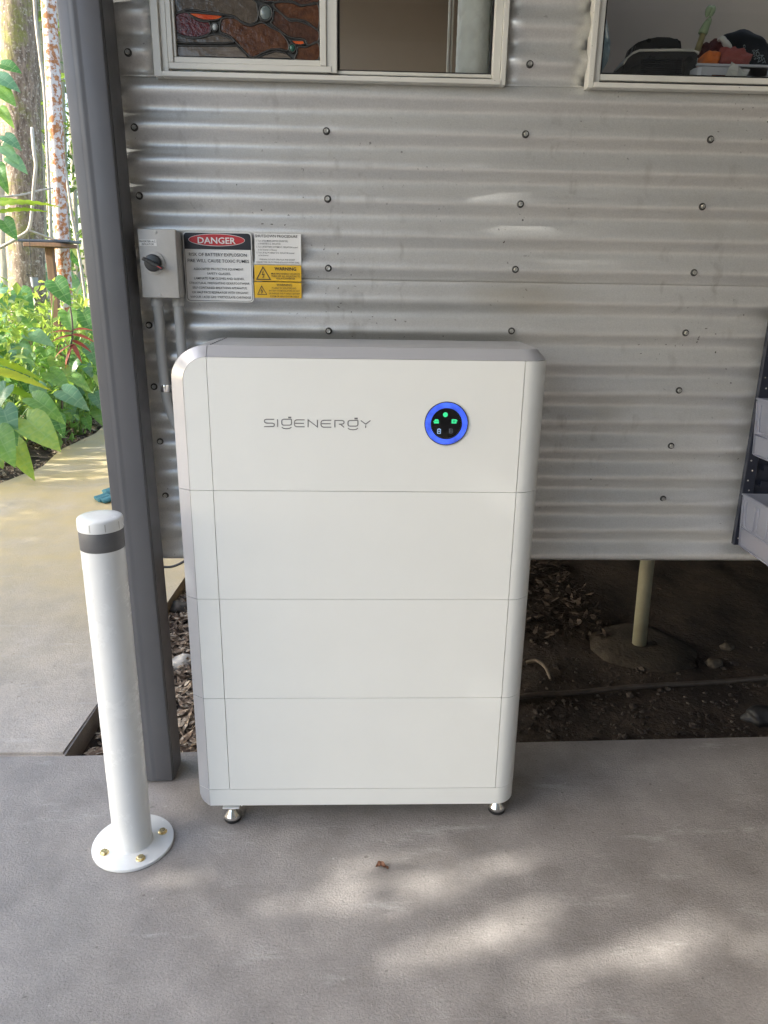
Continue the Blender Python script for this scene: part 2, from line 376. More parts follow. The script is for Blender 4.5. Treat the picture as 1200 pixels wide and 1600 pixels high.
def mat_bark(name, a, b_, patch=None, pscale=6, moss=None, pr_=(.46, .53)):
    m, nt, b = new_mat(name)
    f = noise_tex(nt, 34, 6, .75, stretch=(1, 1, .22)); c = ramp(nt, f, [(.35, a), (.65, b_)])
    if patch:
        p = noise_tex(nt, pscale, 5, .65); c = mixc(nt, ramp(nt, p, [(pr_[0], (0, 0, 0)), (pr_[1], (1, 1, 1))]), c, patch)
    if moss:
        p = noise_tex(nt, 2.4, 8, .8); c = mixc(nt, ramp(nt, p, [(.5, (0, 0, 0)), (.6, (.8,)*3)]), c, moss)
    nt.links.new(c, b.inputs['Base Color']); b.inputs['Roughness'].default_value = .9
    bump(nt, b, f, .8, .03)
    return m
M['bark_brown'] = mat_bark('brown_bark', (.10, .068, .046), (.42, .32, .235), (.55, .47, .38), 34, (.27, .27, .06), (.56, .62))
M['bark_lichen'] = mat_bark('lichen_bark', (.34, .13, .05), (.55, .25, .10), (.68, .62, .58), 24)
M['bark_pale'] = mat_bark('pale_bark', (.42, .37, .29), (.66, .60, .50), None)
def mat_glass(name='window_glass', tint=(1, 1, 1), extra=0.0):
    m, nt, b = new_mat(name); nt.nodes.remove(b)
    t = nt.nodes.new('ShaderNodeBsdfTransparent'); t.inputs[0].default_value = (*tint, 1)
    g = nt.nodes.new('ShaderNodeBsdfGlossy'); g.inputs['Roughness'].default_value = .02
    fr = nt.nodes.new('ShaderNodeFresnel'); fr.inputs[0].default_value = 1.3
    mx = nt.nodes.new('ShaderNodeMixShader'); nt.links.new(fr.outputs[0], mx.inputs[0])
    nt.links.new(t.outputs[0], mx.inputs[1]); nt.links.new(g.outputs[0], mx.inputs[2])
    nt.links.new(mx.outputs[0], nt.nodes['Material Output'].inputs['Surface'])
    return m
M['glass'] = mat_glass('window_glass', (.93, .94, .93))
def mat_bin():
    m, nt, b = new_mat('clear_frosted_plastic')
    b.inputs['Base Color'].default_value = (.5, .52, .58, 1); b.inputs['Roughness'].default_value = .3
    t = nt.nodes.new('ShaderNodeBsdfTransparent'); t.inputs[0].default_value = (.82, .83, .9, 1)
    tr = nt.nodes.new('ShaderNodeBsdfTranslucent'); tr.inputs[0].default_value = (.6, .62, .7, 1)
    m1 = nt.nodes.new('ShaderNodeMixShader'); m1.inputs[0].default_value = .35; nt.links.new(b.outputs[0], m1.inputs[1]); nt.links.new(tr.outputs[0], m1.inputs[2])
    m2 = nt.nodes.new('ShaderNodeMixShader'); m2.inputs[0].default_value = .55; nt.links.new(m1.outputs[0], m2.inputs[1]); nt.links.new(t.outputs[0], m2.inputs[2])
    nt.links.new(m2.outputs[0], nt.nodes['Material Output'].inputs['Surface'])
    return m
M['bin'] = mat_bin()
def mat_art(name, a, b_, sc=40, st=None):
    m, nt, b = new_mat(name); f = noise_tex(nt, sc, 5, .7, stretch=st)
    nt.links.new(ramp(nt, f, [(.3, a), (.7, b_)]), b.inputs['Base Color']); b.inputs['Roughness'].default_value = .12
    bump(nt, b, noise_tex(nt, sc*1.5, 3), .5, .002); return m

# ================================================================== THE SETTING
CREST = 0.2842; DEPTH = 0.0195; PITCH_C = 0.076; ZS = 1.7222   # corrugated sheet
def gh(x, y):
    n = mnoise.noise(Vector((x*3, y*3, 0)))*.018 + mnoise.noise(Vector((x*11, y*11, 4)))*.008
    if x < -2.05: return -.045 + min(.6, (-2.05-x)*.06) + n*1.5
    if y > 9: return -.06+n
    return -.075 + n
def axis(a, b, fine0, fine1, fs, cs):
    out = []; x = a
    while x < b:
        out.append(x); d = 0 if fine0 <= x <= fine1 else (fine0-x if x < fine0 else x-fine1)
        x += fs + d*cs
    return out + [b]
gx = axis(-45, 45, -.7, 2.6, .035, .16); gy = axis(-45, 60, .28, 2.4, .035, .16)
gv = [(x, y, gh(x, y) if not (y < .25 and x > -6) else -.13) for y in gy for x in gx]
nx = len(gx); gf = [(j*nx+i, j*nx+i+1, (j+1)*nx+i+1, (j+1)*nx+i) for j in range(len(gy)-1) for i in range(nx-1)]
tag(pobj('ground', gv, gf, M['soil'], smooth=True), kind='structure')
bm = BM()
prism_z(bm, [(-6, -9), (9, -9), (9, .40), (1.75, .386), (.9, .360), (.2, .335), (-.39, .304), (-.52, .300), (-6, .29)], -.12, 0)
bmesh.ops.bevel(bm, geom=[e for e in bm.edges if all(v.co.z > -.01 and v.co.y > .2 for v in e.verts)], offset=.006, segments=2, affect='EDGES')
tag(bobj('carport_floor', bm, M['floor'], angle=40), kind='structure')
bm = BM()
edge = [(-.502, .3075), (-.485, .85), (-.467, 1.437), (-.457, 1.724), (-.45, 3), (-.45, 9)]
left = [(-2.35, 9), (-2.25, 6.5), (-2.06, 5.2), (-2.13, 4.5), (-2.02, 3.9), (-2.12, 3.4), (-2.3, 2.4), (-2.6, 1.2), (-3.4, .31)]
prism_z(bm, edge+left, -.11, .003)
bmesh.ops.bevel(bm, geom=[e for e in bm.edges if all(v.co.z > -.01 for v in e.verts)], offset=.008, segments=2, affect='EDGES')
tag(bobj('garden_path', bm, M['path'], angle=40), kind='structure')

# ---- the house: corrugated wall with screws
wallE = empty('corrugated_wall', (0.5, .3, .645), 'weathered silver corrugated metal house wall with rows of hex screws', 'wall')
def wave(z): return CREST + DEPTH/2 - DEPTH/2*math.cos(2*math.pi*(z-ZS)/PITCH_C)
def sheet(name, x0, x1, z0, z1, dy=0.0, nxs=2):
    n = max(4, int((z1-z0)/PITCH_C*14)); zz = [z0+(z1-z0)*i/n for i in range(n+1)]; xx = [x0+(x1-x0)*i/nxs for i in range(nxs+1)]
    v = []; f = []
    for z in zz:
        for x in xx:
            v.append((x, wave(z)+dy + .0008*mnoise.noise(Vector((x*2.3, z*2.0, 1.0))), z))
    m = nxs+1
    for i in range(n):
        for j in range(nxs): f.append((i*m+j, i*m+j+1, (i+1)*m+j+1, (i+1)*m+j))
    o = pobj(name, v, f, M['zinc'], wallE, True)
    s = o.modifiers.new('thick', 'SOLIDIFY'); s.thickness = .0008; s.offset = 1
    return o
ZLAP = 1.385
sheet('lower_sheet', -.235, 3.6, .643, ZLAP+.04, .0012, 40)
sheet('upper_sheet', -.235, 3.6, ZLAP, 1.8235, 0, 40)
sheet('upper_sheet', -.235, -.074, 1.8235, 2.75, 0, 4)
sheet('upper_sheet', .706, .918, 1.8235, 2.75, 0, 4)
sheet('upper_sheet', 2.0, 3.6, 1.8235, 2.75, 0, 8)
sheet('upper_sheet', -.074, .706, 2.42, 2.75, 0, 6); sheet('upper_sheet', .918, 2.0, 2.42, 2.75, 0, 6)
def screw_mesh():
    bm = BM(); lathe(bm, [(.0088, 0), (.0088, .0012), (.0078, .0022), (.0062, .0028)], seg=16)
    nw = len(bm.faces)
    r = lathe(bm, [(.0052, .002), (.0052, .0068), (.0042, .0082), (.0022, .0078)], seg=6)
    bmesh.ops.rotate(bm, verts=bm.verts, cent=(0, 0, 0), matrix=Matrix.Rotation(R(90), 3, 'X'))
    bmesh.ops.recalc_face_normals(bm, faces=bm.faces); bm.faces.ensure_lookup_table()
    for i_, f_ in enumerate(bm.faces): f_.material_index = 0 if i_ < nw else 1
    me = bpy.data.meshes.new('screw'); bm.to_mesh(me); bm.free(); me.materials.append(M['screw']); me.materials.append(M['screw_hex']); return me
SCREW = screw_mesh()
SP = [(200, 82), (210, 199), (218, 306), (233, 508), (241, 604), (250, 690), (258, 775), (510, 205), (512, 311), (513, 419), (513.5, 517), (505, 96+9999),
      (828, 100), (821, 210), (813, 319), (805, 421), (799, 517), (1110, 218), (1097, 323), (1084, 426), (1071, 520), (1061, 610), (1049, 697), (1037, 780)]
for x, y in SP:
    if y > 2000: continue
    p = at(x, y, CREST); link('screw', SCREW, None, wallE, loc=(p.x, wave(p.z)-.0005, p.z), rot=(rnd.uniform(-.05, .05), rnd.uniform(0, 3), 0))
# wall framing behind the sheets, floor and rooms of the house
houseE = empty('house', (2, 2, .66), 'raised house behind the corrugated wall with dim taupe rooms', 'house')
def part(name, x0, x1, y0, y1, z0, z1, mat, par=None, bev=0): return bobj(name, box(BM(), x0, x1, y0, y1, z0, z1, bev), mat, par)
part('floor', -.19, 6, .315, 4.6, .655, .74, M['timber'], houseE)
part('floor_bearer', -.19, 6, .95, 1.05, .50, .654, M['timber'], houseE)
part('floor_bearer', -.19, 6, 2.9, 3.0, .50, .654, M['timber'], houseE)
part('shading_skirt', -.19, 6, 4.5, 4.6, -.12, .654, M['core'], houseE); part('shading_skirt', 5.9, 6, .5, 4.49, -.12, .654, M['core'], houseE)  # unseen panels, added to close off light and keep the underfloor dark
part('end_wall', -.225, -.19, .306, 4.6, .75, 1.2, M['taupe'], houseE); part('end_wall', -.225, -.19, .306, .8, 1.2, 2.75, M['taupe'], houseE)
part('end_wall', -.225, -.19, 2.2, 4.6, 1.2, 2.75, M['taupe'], houseE)
part('back_wall', -.19, .83, 2.3, 2.36, .742, 2.7, M['taupe_dark'], houseE); part('partition', .83, .87, .34, 2.36, .742, 2.7, M['taupe'], houseE)
part('back_wall', .88, 6, .86, .90, .742, 2.7, M['taupe'], houseE)
CE = M['int_white']
part('ceiling', -.225, .25, .31, 4.6, 2.70, 2.74, CE, houseE); part('ceiling', .251, .82, .95, 4.6, 2.70, 2.74, CE, houseE); part('ceiling', .821, 1.0, .31, 4.6, 2.70, 2.74, CE, houseE)
part('ceiling', 1.001, 2.3, .84, 4.6, 2.70, 2.74, CE, houseE); part('ceiling', 2.301, 6, .31, 4.6, 2.70, 2.74, CE, houseE); part('ceiling', 1.001, 2.3, .31, .36, 2.70, 2.74, CE, houseE); part('ceiling', .251, .82, .31, .35, 2.70, 2.74, CE, houseE)
for a, b, c_, d in ((.23, .84, .33, .97), (.98, 2.32, .34, .86)):   # unseen curbed ceiling openings, added to brighten the two rooms
    part('added_skylight_curb', a, a+.02, c_, d, 2.741, 3.15, CE, houseE); part('added_skylight_curb', b-.02, b, c_, d, 2.741, 3.15, CE, houseE)
    part('added_skylight_curb', a+.021, b-.021, c_, c_+.02, 2.741, 3.15, CE, houseE); part('added_skylight_curb', a+.021, b-.021, d-.02, d, 2.741, 3.15, CE, houseE)
part('front_lining', -.18, 1.99, .318, .33, .742, 1.80, M['int_white'], houseE)
part('front_lining', 2.0, 4.2, .318, .33, .742, 2.69, M['taupe'], houseE)
part('window_ledge', .89, 2.0, .318, .62, 1.801, 1.838, M['int_white'], houseE)
part('door_panel', .965, 1.068, .82, .845, .742, 2.69, M['dark_panel'], houseE)

# carport roof over the camera: sheet on beams, carried by the steel post
roofE = empty('carport_roof', (2, -2.5, 2.72), 'flat pale carport roof carried on steel beams above the concrete', 'roof')
part('roof_sheet', -.75, 8, -5.2, .32, 2.80, 2.84, M['ceil'], roofE)
for yy in (.12, -2.4, -5.0): part('roof_beam', -.6, 8, yy, yy+.1, 2.65, 2.799, M['post'], roofE)

sw = empty('side_wall', (3.7, -2.4, 0), 'unseen dark steel wall added at the right to shade the carport', 'wall')  # out-of-view wall, added so that light comes mainly from the left
for k in range(9): bobj('panel', box(BM(), 3.70, 3.74, -5.1+k*.585, -5.1+k*.585+.575, .01, 2.6, .004), M['side'], sw)

fw_ = empty('light_block_rear_wall', (2, -5.4, 0), 'unseen grey panelled wall added behind the viewer to block front light', 'wall')  # out-of-view wall, added to cut the daylight coming from the front
for k in range(10): bobj('panel', box(BM(), -1.2+k*.5, -1.2+k*.5+.49, -5.44, -5.40, .01, 2.78, .004), M['side2'], fw_)

# ================================================================== steel post
postE = empty('steel_post', (-.19, .23, 0), 'dark purple-grey painted steel post beside the white bollard', 'post')
def lean(bm):
    for v in bm.verts: v.co.x -= (v.co.z)*.0105
bm = BM(); box(bm, -.234, -.1435, .174, .280, .004, 2.648, .005, 2); lean(bm); bobj('column', bm, M['post'], postE, angle=35)
bm = BM(); v0 = []; v1 = []
for k in range(13):
    t = k/12*2-1; h_ = .0011*(math.cos(t*math.pi)+1)/2
    v0.append(bm.verts.new((-.2005+t*.011, .1740-h_, .006))); v1.append(bm.verts.new((-.2005+t*.011, .1740-h_, 2.645)))
for k in range(12): bm.faces.new((v0[k], v0[k+1], v1[k+1], v1[k]))
lean(bm); bobj('seam_bead', bm, M['post'], postE, smooth=True)
bm = BM(); box(bm, -.1433, -.1418, .186, .268, .004, 2.648); lean(bm); bobj('side_strip', bm, M['post'], postE)

# ================================================================== bollard
BX, BY = -.186, -.066
bolE = empty('bollard', (BX, BY, 0), 'white round steel bollard with dark band bolted to the concrete', 'bollard')
bm = BM(); lathe(bm, [(.1, .001), (.1005, .004), (.0995, .008), (.098, .009), (.0, .009)][:-1], (BX, BY, 0), 64); bobj('base_plate', bm, M['white_gloss'], bolE, angle=40)
bm = BM(); lathe(bm, [(.0475, .009), (.047, .012), (.047, .852)], (BX, BY, 0), 64); bobj('tube', bm, M['white_gloss'], bolE, angle=40)
bm = BM(); lathe(bm, [(.0495, .0092), (.0475, .0125)], (BX, BY, 0), 48, cap=False); bobj('weld', bm, M['white_gloss'], bolE, smooth=True)
bm = BM(); lathe(bm, [(.0474, .807), (.0478, .808), (.0478, .850), (.0474, .851)], (BX, BY, 0), 64, cap=False); bobj('reflective_band', bm, M['band'], bolE, angle=40)
bm = BM(); lathe(bm, [(.0486, .8515), (.0490, .853), (.0488, .874), (.0474, .8775), (.044, .8795), (.03, .8812), (.01, .8818)], (BX, BY, 0), 64)
capo = bobj('cap', bm, M['white_gloss'], bolE, angle=50)
for a in (225, 262, 300, 340):
    bm = BM(); box(bm, .0484, .0493, -.0009, .0009, .855, .872); bmesh.ops.rotate(bm, verts=bm.verts, cent=(0, 0, 0), matrix=Matrix.Rotation(R(a), 3, 'Z')); bmesh.ops.translate(bm, verts=bm.verts, vec=(BX, BY, 0)); bobj('rib', bm, M['grey_plastic'], capo)
bm = BM(); lathe(bm, [(.0115, 0), (.0115, .0018), (.0105, .0024)], seg=20); lathe(bm, [(.0092, .002), (.0092, .0066), (.0080, .0076), (.004, .0077)], seg=6)
bmesh.ops.recalc_face_normals(bm, faces=bm.faces); BOLT = bpy.data.meshes.new('bolt'); bm.to_mesh(BOLT); bm.free(); BOLT.materials.append(M['gold_bolt'])
for a in (24, 114, 204+12, 300): link('bolt', BOLT, None, bolE, loc=(BX+.073*math.cos(R(a)), BY+.073*math.sin(R(a)), .009), rot=(0, 0, R(a*3)))

# ================================================================== the battery stack
XS, XR, XE = .0526, .7494, .8065; ZB, ZL = .060, [.110, .380, .650, .920, 1.220]; ZT = 1.2435
G = .0006
batE = empty('battery_stack', (.39, .13, 0), 'tall white home battery cabinet of stacked modules with blue ring display', 'battery')
RR = .054
def right_arc(off=0.0): return [(x, y) for x, y in arc(XE-RR, RR, RR-off, -90, 0, 14)]
def module(i):
    z0, z1 = ZL[i]+G, ZL[i+1]-G; top = i == 3
    nm = 'inverter_module' if top else 'battery_module'
    bm = BM(); prism_z(bm, [(-.022, .03), (.01, .008), (XR, .008)]+right_arc(.008)[2:]+[(XE-.008, .25), (-.022, .25)], ZL[i], ZL[i+1]-(.03 if top else 0))
    if top:
        for v in bm.verts: pass
        bm.free(); bm = BM(); prism_z(bm, [(.06, .008), (XR, .008)]+right_arc(.008)[2:]+[(XE-.008, .25), (.06, .25)], ZL[i], ZL[i+1]-.002)
        box(bm, -.02, .0599, .03, .25, ZL[i], ZL[i+1]-.1)
    core = bobj(nm, bm, M['joint'], batE)
    if top: core['label'] = 'taller top module with round display and rounded upper left corner'
    bobj('front_panel', box(BM(), XS+G, XR-G, 0, .012, z0, z1, .0006), M['white'], core)
    # left white strip and silver chamfered side
    if not top:
        bobj('left_strip', box(BM(), .0002, XS-G, 0, .012, z0, z1, .0005), M['white'], core)
        bm = BM(); prism_z(bm, [(-.0302, .0205), (-.0008, .0006), (-.0008, .004), (-.022, .0225), (-.022, .255), (-.0302, .255)], z0, z1)
        bobj('side_trim', bm, M['silver'], core)
    else:
        ri = .052; inner = [(.0002, z0)]+[(x, z) for x, z in arc(.0002+ri, z1-ri, ri, 180, 90, 20)]+([(XS-G, z1)] if XS-G > .0002+ri+.0003 else [])
        bm = BM(); prism_y(bm, inner+[(XS-G, z0)], 0, .012); bobj('left_strip', bm, M['white'], core)
        zt = ZT; ro = .0785; cx, cz = .0002+ri-.0005, z1-ri
        pin = [(-.0006, z0)]+arc(cx, cz, ri+.0005, 180, 90, 24)+[(XS-G, z1+.0006)]
        pou = [(-.0302, z0)]+[(cx-.0305*1+ (x), z) for x, z in []]
        # outer contour: ellipse-like corner reaching the top level
        pou = [(-.0302, z0)]+[(cx+(cx+.0302)*math.cos(R(a)), cz+(zt-cz)*math.sin(R(a))) for a in [180-90*k/24 for k in range(25)]]+[(XS-G, zt)]
        v = []; f = []; n = len(pin)
        for k in range(n):
            (a, b), (c, d) = pin[k], pou[k]
            v += [(a, .0006, b), (c, .0205, d), (c, .255, d), (a, .255, b)]
        for k in range(n-1):
            for j in range(3): f.append((k*4+j, k*4+j+1, (k+1)*4+j+1, (k+1)*4+j))
        o = pobj('side_trim', v, f, M['silver'], core, True); o.data.set_sharp_from_angle(angle=R(25))
        # top cover: chamfer along the front that wraps round the right corner
        lo = [(XS+G, .0006)]+[(x-.0006 if x > XR else x, y+.0006) for x, y in right_arc(.0006)]+[(XE-.0006, .255)]
        hi = [(XS+G, .0205)]+[(x, y) for x, y in arc(XE-.060, .0585, .038, -90, 0, 14)]+[(XE-.022, .255)]
        v = [(x, y, z1+.0008) for x, y in lo]+[(x, y, zt) for x, y in hi]; n = len(lo)
        f = [(k, k+1, n+k+1, n+k) for k in range(n-1)]
        v.append((XS+G, .255, zt)); f.append(tuple(range(n, 2*n))+(2*n,))
        o = pobj('top_cover', v, f, M['silver'], core, True); o.data.set_sharp_from_angle(angle=R(20))
        # vent slots on the top cover by the left seam
        for k in range(9):
            bobj('vent_slot', box(BM(), XS+.003, XS+.0055, .035+k*.024, .045+k*.024, zt+.0002, zt+.001), M['rubber'], o)
    outer = right_arc(); inn = right_arc(.006)[::-1]
    bm = BM(); prism_z(bm, [(XR+G, 0)]+outer[1:-1]+[(XE, RR-.004)]+[(XE-.006, RR-.004)]+inn[1:-1]+[(XR+G, .006)], z0, z1); bobj('right_cover', bm, M['white'], core, angle=30)
    bobj('side_panel', box(BM(), XE-.008, XE-.0004, RR-.0015, .255, z0, z1, .0006), M['white'], core)
    return core
mods = [module(i) for i in range(4)]
top = mods[3]
# base plinth with rounded lower corners
bm = BM()
prism_z(bm, [(-.0296, .0207), (0, .0004), (XR, .0004)]+right_arc(.0004)[1:]+[(XE-.0004, .255), (-.0296, .255)], ZB, ZL[0]-G)
bmesh.ops.bevel(bm, geom=[e for e in bm.edges if all(v.co.z < ZB+.001 for v in e.verts) and (all(v.co.x < -.02 for v in e.verts) or all(v.co.x > XE-.03 for v in e.verts))], offset=.02, segments=5, affect='EDGES')
plinth = bobj('plinth', bm, M['white'], batE, angle=30)
bm = BM(); v = [(-.0302, .0203), (-.0004, .0001)]
pts = [(.0, ZB+.001), (.0, ZL[0]-G)]
bm.faces.new([bm.verts.new(c) for c in ((-.0006, -.0001, ZB+.0005), (-.0006, -.0001, ZL[0]-G), (-.0300, .0198, ZL[0]-G), (-.0300, .0198, ZB+.024), (-.0262, .0173, ZB+.013), (-.0185, .0121, ZB+.004))])
bobj('plinth_trim', bm, M['silver'], plinth)
# levelling feet
def foot(x, y, front=True):
    bm = BM(); lathe(bm, [(.0225, .0105), (.0232, .013), (.0215, .019), (.0105, .034), (.0095, .038)], (x, y, 0), 28); c = bobj('foot', bm, M['chrome'], batE, angle=35)
    bobj('rubber_pad', lathe(BM(), [(.0205, .0), (.0222, .002), (.0226, .0104)], (x, y, 0), 28), M['rubber'], c, angle=40)
    bm = BM(); lathe(bm, [(.0088, .0382), (.0088, .0455)], (x, y, 0), 6); bobj('nut', bm, M['chrome'], c)
    bm = BM(); lathe(bm, [(.0052, .0455), (.0052, .0598)], (x, y, 0), 12); bobj('bolt', bm, M['chrome'], c)
    bm = BM(); box(bm, x-.022, x+.022, y-.020, y+.05, .0462, .0502, .0015); bobj('bracket', bm, M['white'], c)
    bm = BM(); box(bm, x+.024, x+.028, y-.004, y+.05, .042, .0598, .001); bobj('bracket_flange', bm, M['white'], c)
foot(.052, .022); foot(.767, .048); foot(.052, .225); foot(.767, .225)
# logo strokes
def logo_pt(zx, zy): return at(380+zx/3.158, 600+zy/3.158, -.0006)
STK = [[(153,174),(114,174),(106,177),(104,183),(107,190),(114,193),(144,193),(152,196),(154,202),(151,208),(145,210),(103,210)], [(169,174),(169,212)],
 [(238,174),(199,174),(192,177),(190,184),(190,195),(193,201),(199,203),(229,203),(236,201),(238,195),(238,174)], [(190,213),(199,219),(214,221),(229,219),(238,213)],
 [(303,177),(264,177),(256,180),(253,187),(253,201),(256,208),(264,211),(303,211)], [(256,194),(300,194)], [(320,213),(320,177),(366,212),(366,177)],
 [(435,179),(396,179),(388,182),(384,189),(384,203),(388,210),(396,213),(435,213)], [(387,196),(432,196)], [(452,214),(452,180),(489,180),(496,183),(498,189),(495,195),(488,198),(472,198),(480,199),(498,214)],
 [(566,180),(526,180),(519,183),(517,190),(517,200),(520,206),(526,208),(556,208),(563,206),(566,200),(566,180)], [(517,218),(526,224),(541,226),(557,224),(566,218)],
 [(580,180),(604,198),(628,180)], [(604,204),(604,217)]]
def ribbon(bm, pts, w, y):
    P = [Vector((p.x, p.z)) for p in pts]; n = len(P); Lr = []
    for i in range(n):
        d0 = (P[i]-P[i-1]).normalized() if i else (P[1]-P[0]).normalized(); d1 = (P[i+1]-P[i]).normalized() if i < n-1 else d0
        t = d0+d1; t = d1 if t.length < .2 else t.normalized(); nn = Vector((-t.y, t.x)); k = min(2.0, 1/max(.5, nn.dot(Vector((-d1.y, d1.x)))))
        Lr.append((bm.verts.new((P[i].x+nn.x*w*k, y, P[i].y+nn.y*w*k)), bm.verts.new((P[i].x-nn.x*w*k, y, P[i].y-nn.y*w*k))))
    for a, b in zip(Lr, Lr[1:]): bm.faces.new((a[0], b[0], b[1], a[1]))
bm = BM()
for s in STK: ribbon(bm, [logo_pt(*p) for p in s], .00105, -.0006)
for a, b in (((222,165.5),(237,165.5)), ((549,170.5),(565,170.5))): ribbon(bm, [logo_pt(*a), logo_pt(*b)], .0019, -.0006)
bobj('lettering', bm, M['logo'], top)
# round display
RX, RZ = .580, 1.080
def disc_y(bm, r0, r1, y0, y1, cx=RX, cz=RZ, seg=56):   # ring or disc standing on the front face
    ins = [(cx+r0*math.cos(2*math.pi*k/seg), cz+r0*math.sin(2*math.pi*k/seg)) for k in range(seg)]; out = [(cx+r1*math.cos(2*math.pi*k/seg), cz+r1*math.sin(2*math.pi*k/seg)) for k in range(seg)]
    A = [bm.verts.new((x, y0, z)) for x, z in ins]; B = [bm.verts.new((x, y0, z)) for x, z in out]; C = [bm.verts.new((x, y1, z)) for x, z in out]
    for k in range(seg):
        j = (k+1) % seg; bm.faces.new((A[k], B[k], B[j], A[j])); bm.faces.new((B[k], C[k], C[j], B[j]))
    if r0 < 1e-5: bmesh.ops.remove_doubles(bm, verts=A, dist=1e-4)
bm = BM(); disc_y(bm, .0475, .0492, -.0028, .001); disp = bobj('display', bm, M['gasket'], top, angle=35)
bm = BM(); disc_y(bm, .0352, .0474, -.0026, .001); bobj('light_ring', bm, M['blue_ring'], disp, angle=35)
bm = BM(); disc_y(bm, .0332, .0351, -.0034, .001); bobj('bezel', bm, M['screen'], disp, angle=35)
bm = BM(); disc_y(bm, 0, .0331, -.0022, .001); bobj('screen', bm, M['screen'], disp, angle=35)
def icon(px, py_, shape, mat):
    c = at(px, py_, -.003); bm = BM()
    for poly in shape: prism_y(bm, [(c.x+x*.001, c.z+z*.001) for x, z in poly], -.0029, -.0024)
    bobj('indicator_icon', bm, mat, disp)
circ = [(5.4*math.cos(k*math.pi/8), 5.4*math.sin(k*math.pi/8)) for k in range(16)]
def rct(x0, x1, z0, z1): return [(x0, z0), (x1, z0), (x1, z1), (x0, z1)]
icon(696, 648, [circ], M['icon_green'])
icon(682, 658.5, [[(-5.5, -4.5), (5.5, -4.5), (5.5, 0), (-5.5, 0)], [(-5.5, .8), (5.5, .8), (3.5, 4.8), (-3, 4.8)], rct(-7, -5.7, -1, .5)], M['icon_green'])
icon(709.5, 658.5, [rct(-5.5, 5.5, 2, 4.6), rct(-5.5, 5.5, -4.6, -2), rct(-5.5, -2.5, -1.9, 1.9), rct(2.5, 5.5, -1.9, 1.9), rct(-1.2, 1.2, -1, 1), rct(5.6, 7.5, .5, 2.5)], M['icon_green'])
icon(686, 674, [rct(-4, 4, 4, 5.2), rct(-4, 4, -5.4, -4.2), rct(-4, -2.8, -4.1, 3.9), rct(2.8, 4, -4.1, 3.9), rct(-1.8, 1.8, -.6, .6), rct(-.6, .6, .7, 2), rct(-.6, .6, -2, -.7), rct(-1.5, 1.5, 5.4, 6.4)], M['icon_white'])
icon(704.5, 673.5, [rct(-3.6, -2.6, -5, 5), rct(-2.5, 3, 4.2, 5), rct(-2.5, 3, -5, -4.2), rct(2.8, 3.6, -4.1, 4.1), rct(-1, 1, -1, 1)], M['icon_dim'])

# ================================================================== lettering
def text_mesh(bm, s, xl, xr, zb, cap, y, bold=0.0, yscale=None):
    """flat lettering facing -y: left edge xl, right edge xr, baseline zb, capital height cap"""
    cu = bpy.data.curves.new('t', 'FONT'); cu.body = s; cu.size = 1.0; cu.resolution_u = 2; cu.offset = bold; cu.dimensions = '2D'; cu.fill_mode = 'FRONT'
    o = bpy.data.objects.new('t', cu); COL.objects.link(o)
    me = bpy.data.meshes.new_from_object(o.evaluated_get(bpy.context.evaluated_depsgraph_get()))
    bpy.data.objects.remove(o); bpy.data.curves.remove(cu)
    xs = [v.co.x for v in me.vertices]; x0, x1 = min(xs), max(xs); sx = (xr-xl)/(x1-x0); sz = cap/.70
    vs_ = [bm.verts.new((xl+(v.co.x-x0)*sx, y, zb+v.co.y*sz)) for v in me.vertices]
    for p in me.polygons:
        try: bm.faces.new([vs_[i] for i in p.vertices])
        except ValueError: pass
    bpy.data.meshes.remove(me)
SY = .2795
def W6(zx, zy, Y=SY):   # coordinates read off the enlarged photograph of the signs
    p = at(280+zx/6.0, 355+zy/6.0, Y); return p.x, p.z
def lines6(bm, rows, Y, bold=0.004, k=.72):
    for s, zl, zr, zb, zt in rows:
        xl, z0 = W6(zl, zb, Y); xr, _ = W6(zr, zb, Y); _, z1 = W6(zl, zt, Y)
        text_mesh(bm, s, xl, xr, z0, (z1-z0), Y, bold)
def rrect(x0, x1, z0, z1, r, n=6):
    return arc(x1-r, z0+r, r, -90, 0, n)+arc(x1-r, z1-r, r, 0, 90, n)+arc(x0+r, z1-r, r, 90, 180, n)+arc(x0+r, z0+r, r, 180, 270, n)
# danger sign
xa, zt = W6(34, 40); xb, zb = W6(700, 706); xa = xa-.001
dan = bobj('danger_sign', prism_y(BM(), rrect(xa, xb, zb, zt, .009), SY, SY+.003), M['sign_white'])
tag(dan, 'white square danger sign with red oval warning of battery explosion', 'sign')
Y1, Y2, Y3 = SY-.0005, SY-.0009, SY-.0013
bm = BM(); m_ = .0022; o_ = rrect(xa+m_, xb-m_, zb+m_, zt-m_, .008); i_ = rrect(xa+m_+.0011, xb-m_-.0011, zb+m_+.0011, zt-m_-.0011, .007)
A = [bm.verts.new((x, Y1, z)) for x, z in o_]; B = [bm.verts.new((x, Y1, z)) for x, z in i_]
for k in range(len(A)): bm.faces.new((A[k], B[k], B[(k+1) % len(A)], A[(k+1) % len(A)]))
_, zh = W6(40, 203); hd = [(x, z) for x, z in rrect(xa+m_+.0008, xb-m_-.0008, zb+.02, zt-m_-.0008, .0075) if z > zh]
hd = [(xb-m_-.0008, zh)]+hd+[(xa+m_+.0008, zh)]
bm.faces.new([bm.verts.new((x, Y1-.0002, z)) for x, z in hd]); bobj('black_border', bm, M['sign_black'], dan)
cx, cz = W6(352, 120); ex, _ = W6(612, 120); _, ez = W6(352, 66)
def ell(rx, rz, y, n=48):
    b = BM(); b.faces.new([b.verts.new((cx+rx*math.cos(2*math.pi*k/n), y, cz+rz*math.sin(2*math.pi*k/n))) for k in range(n)]); return b
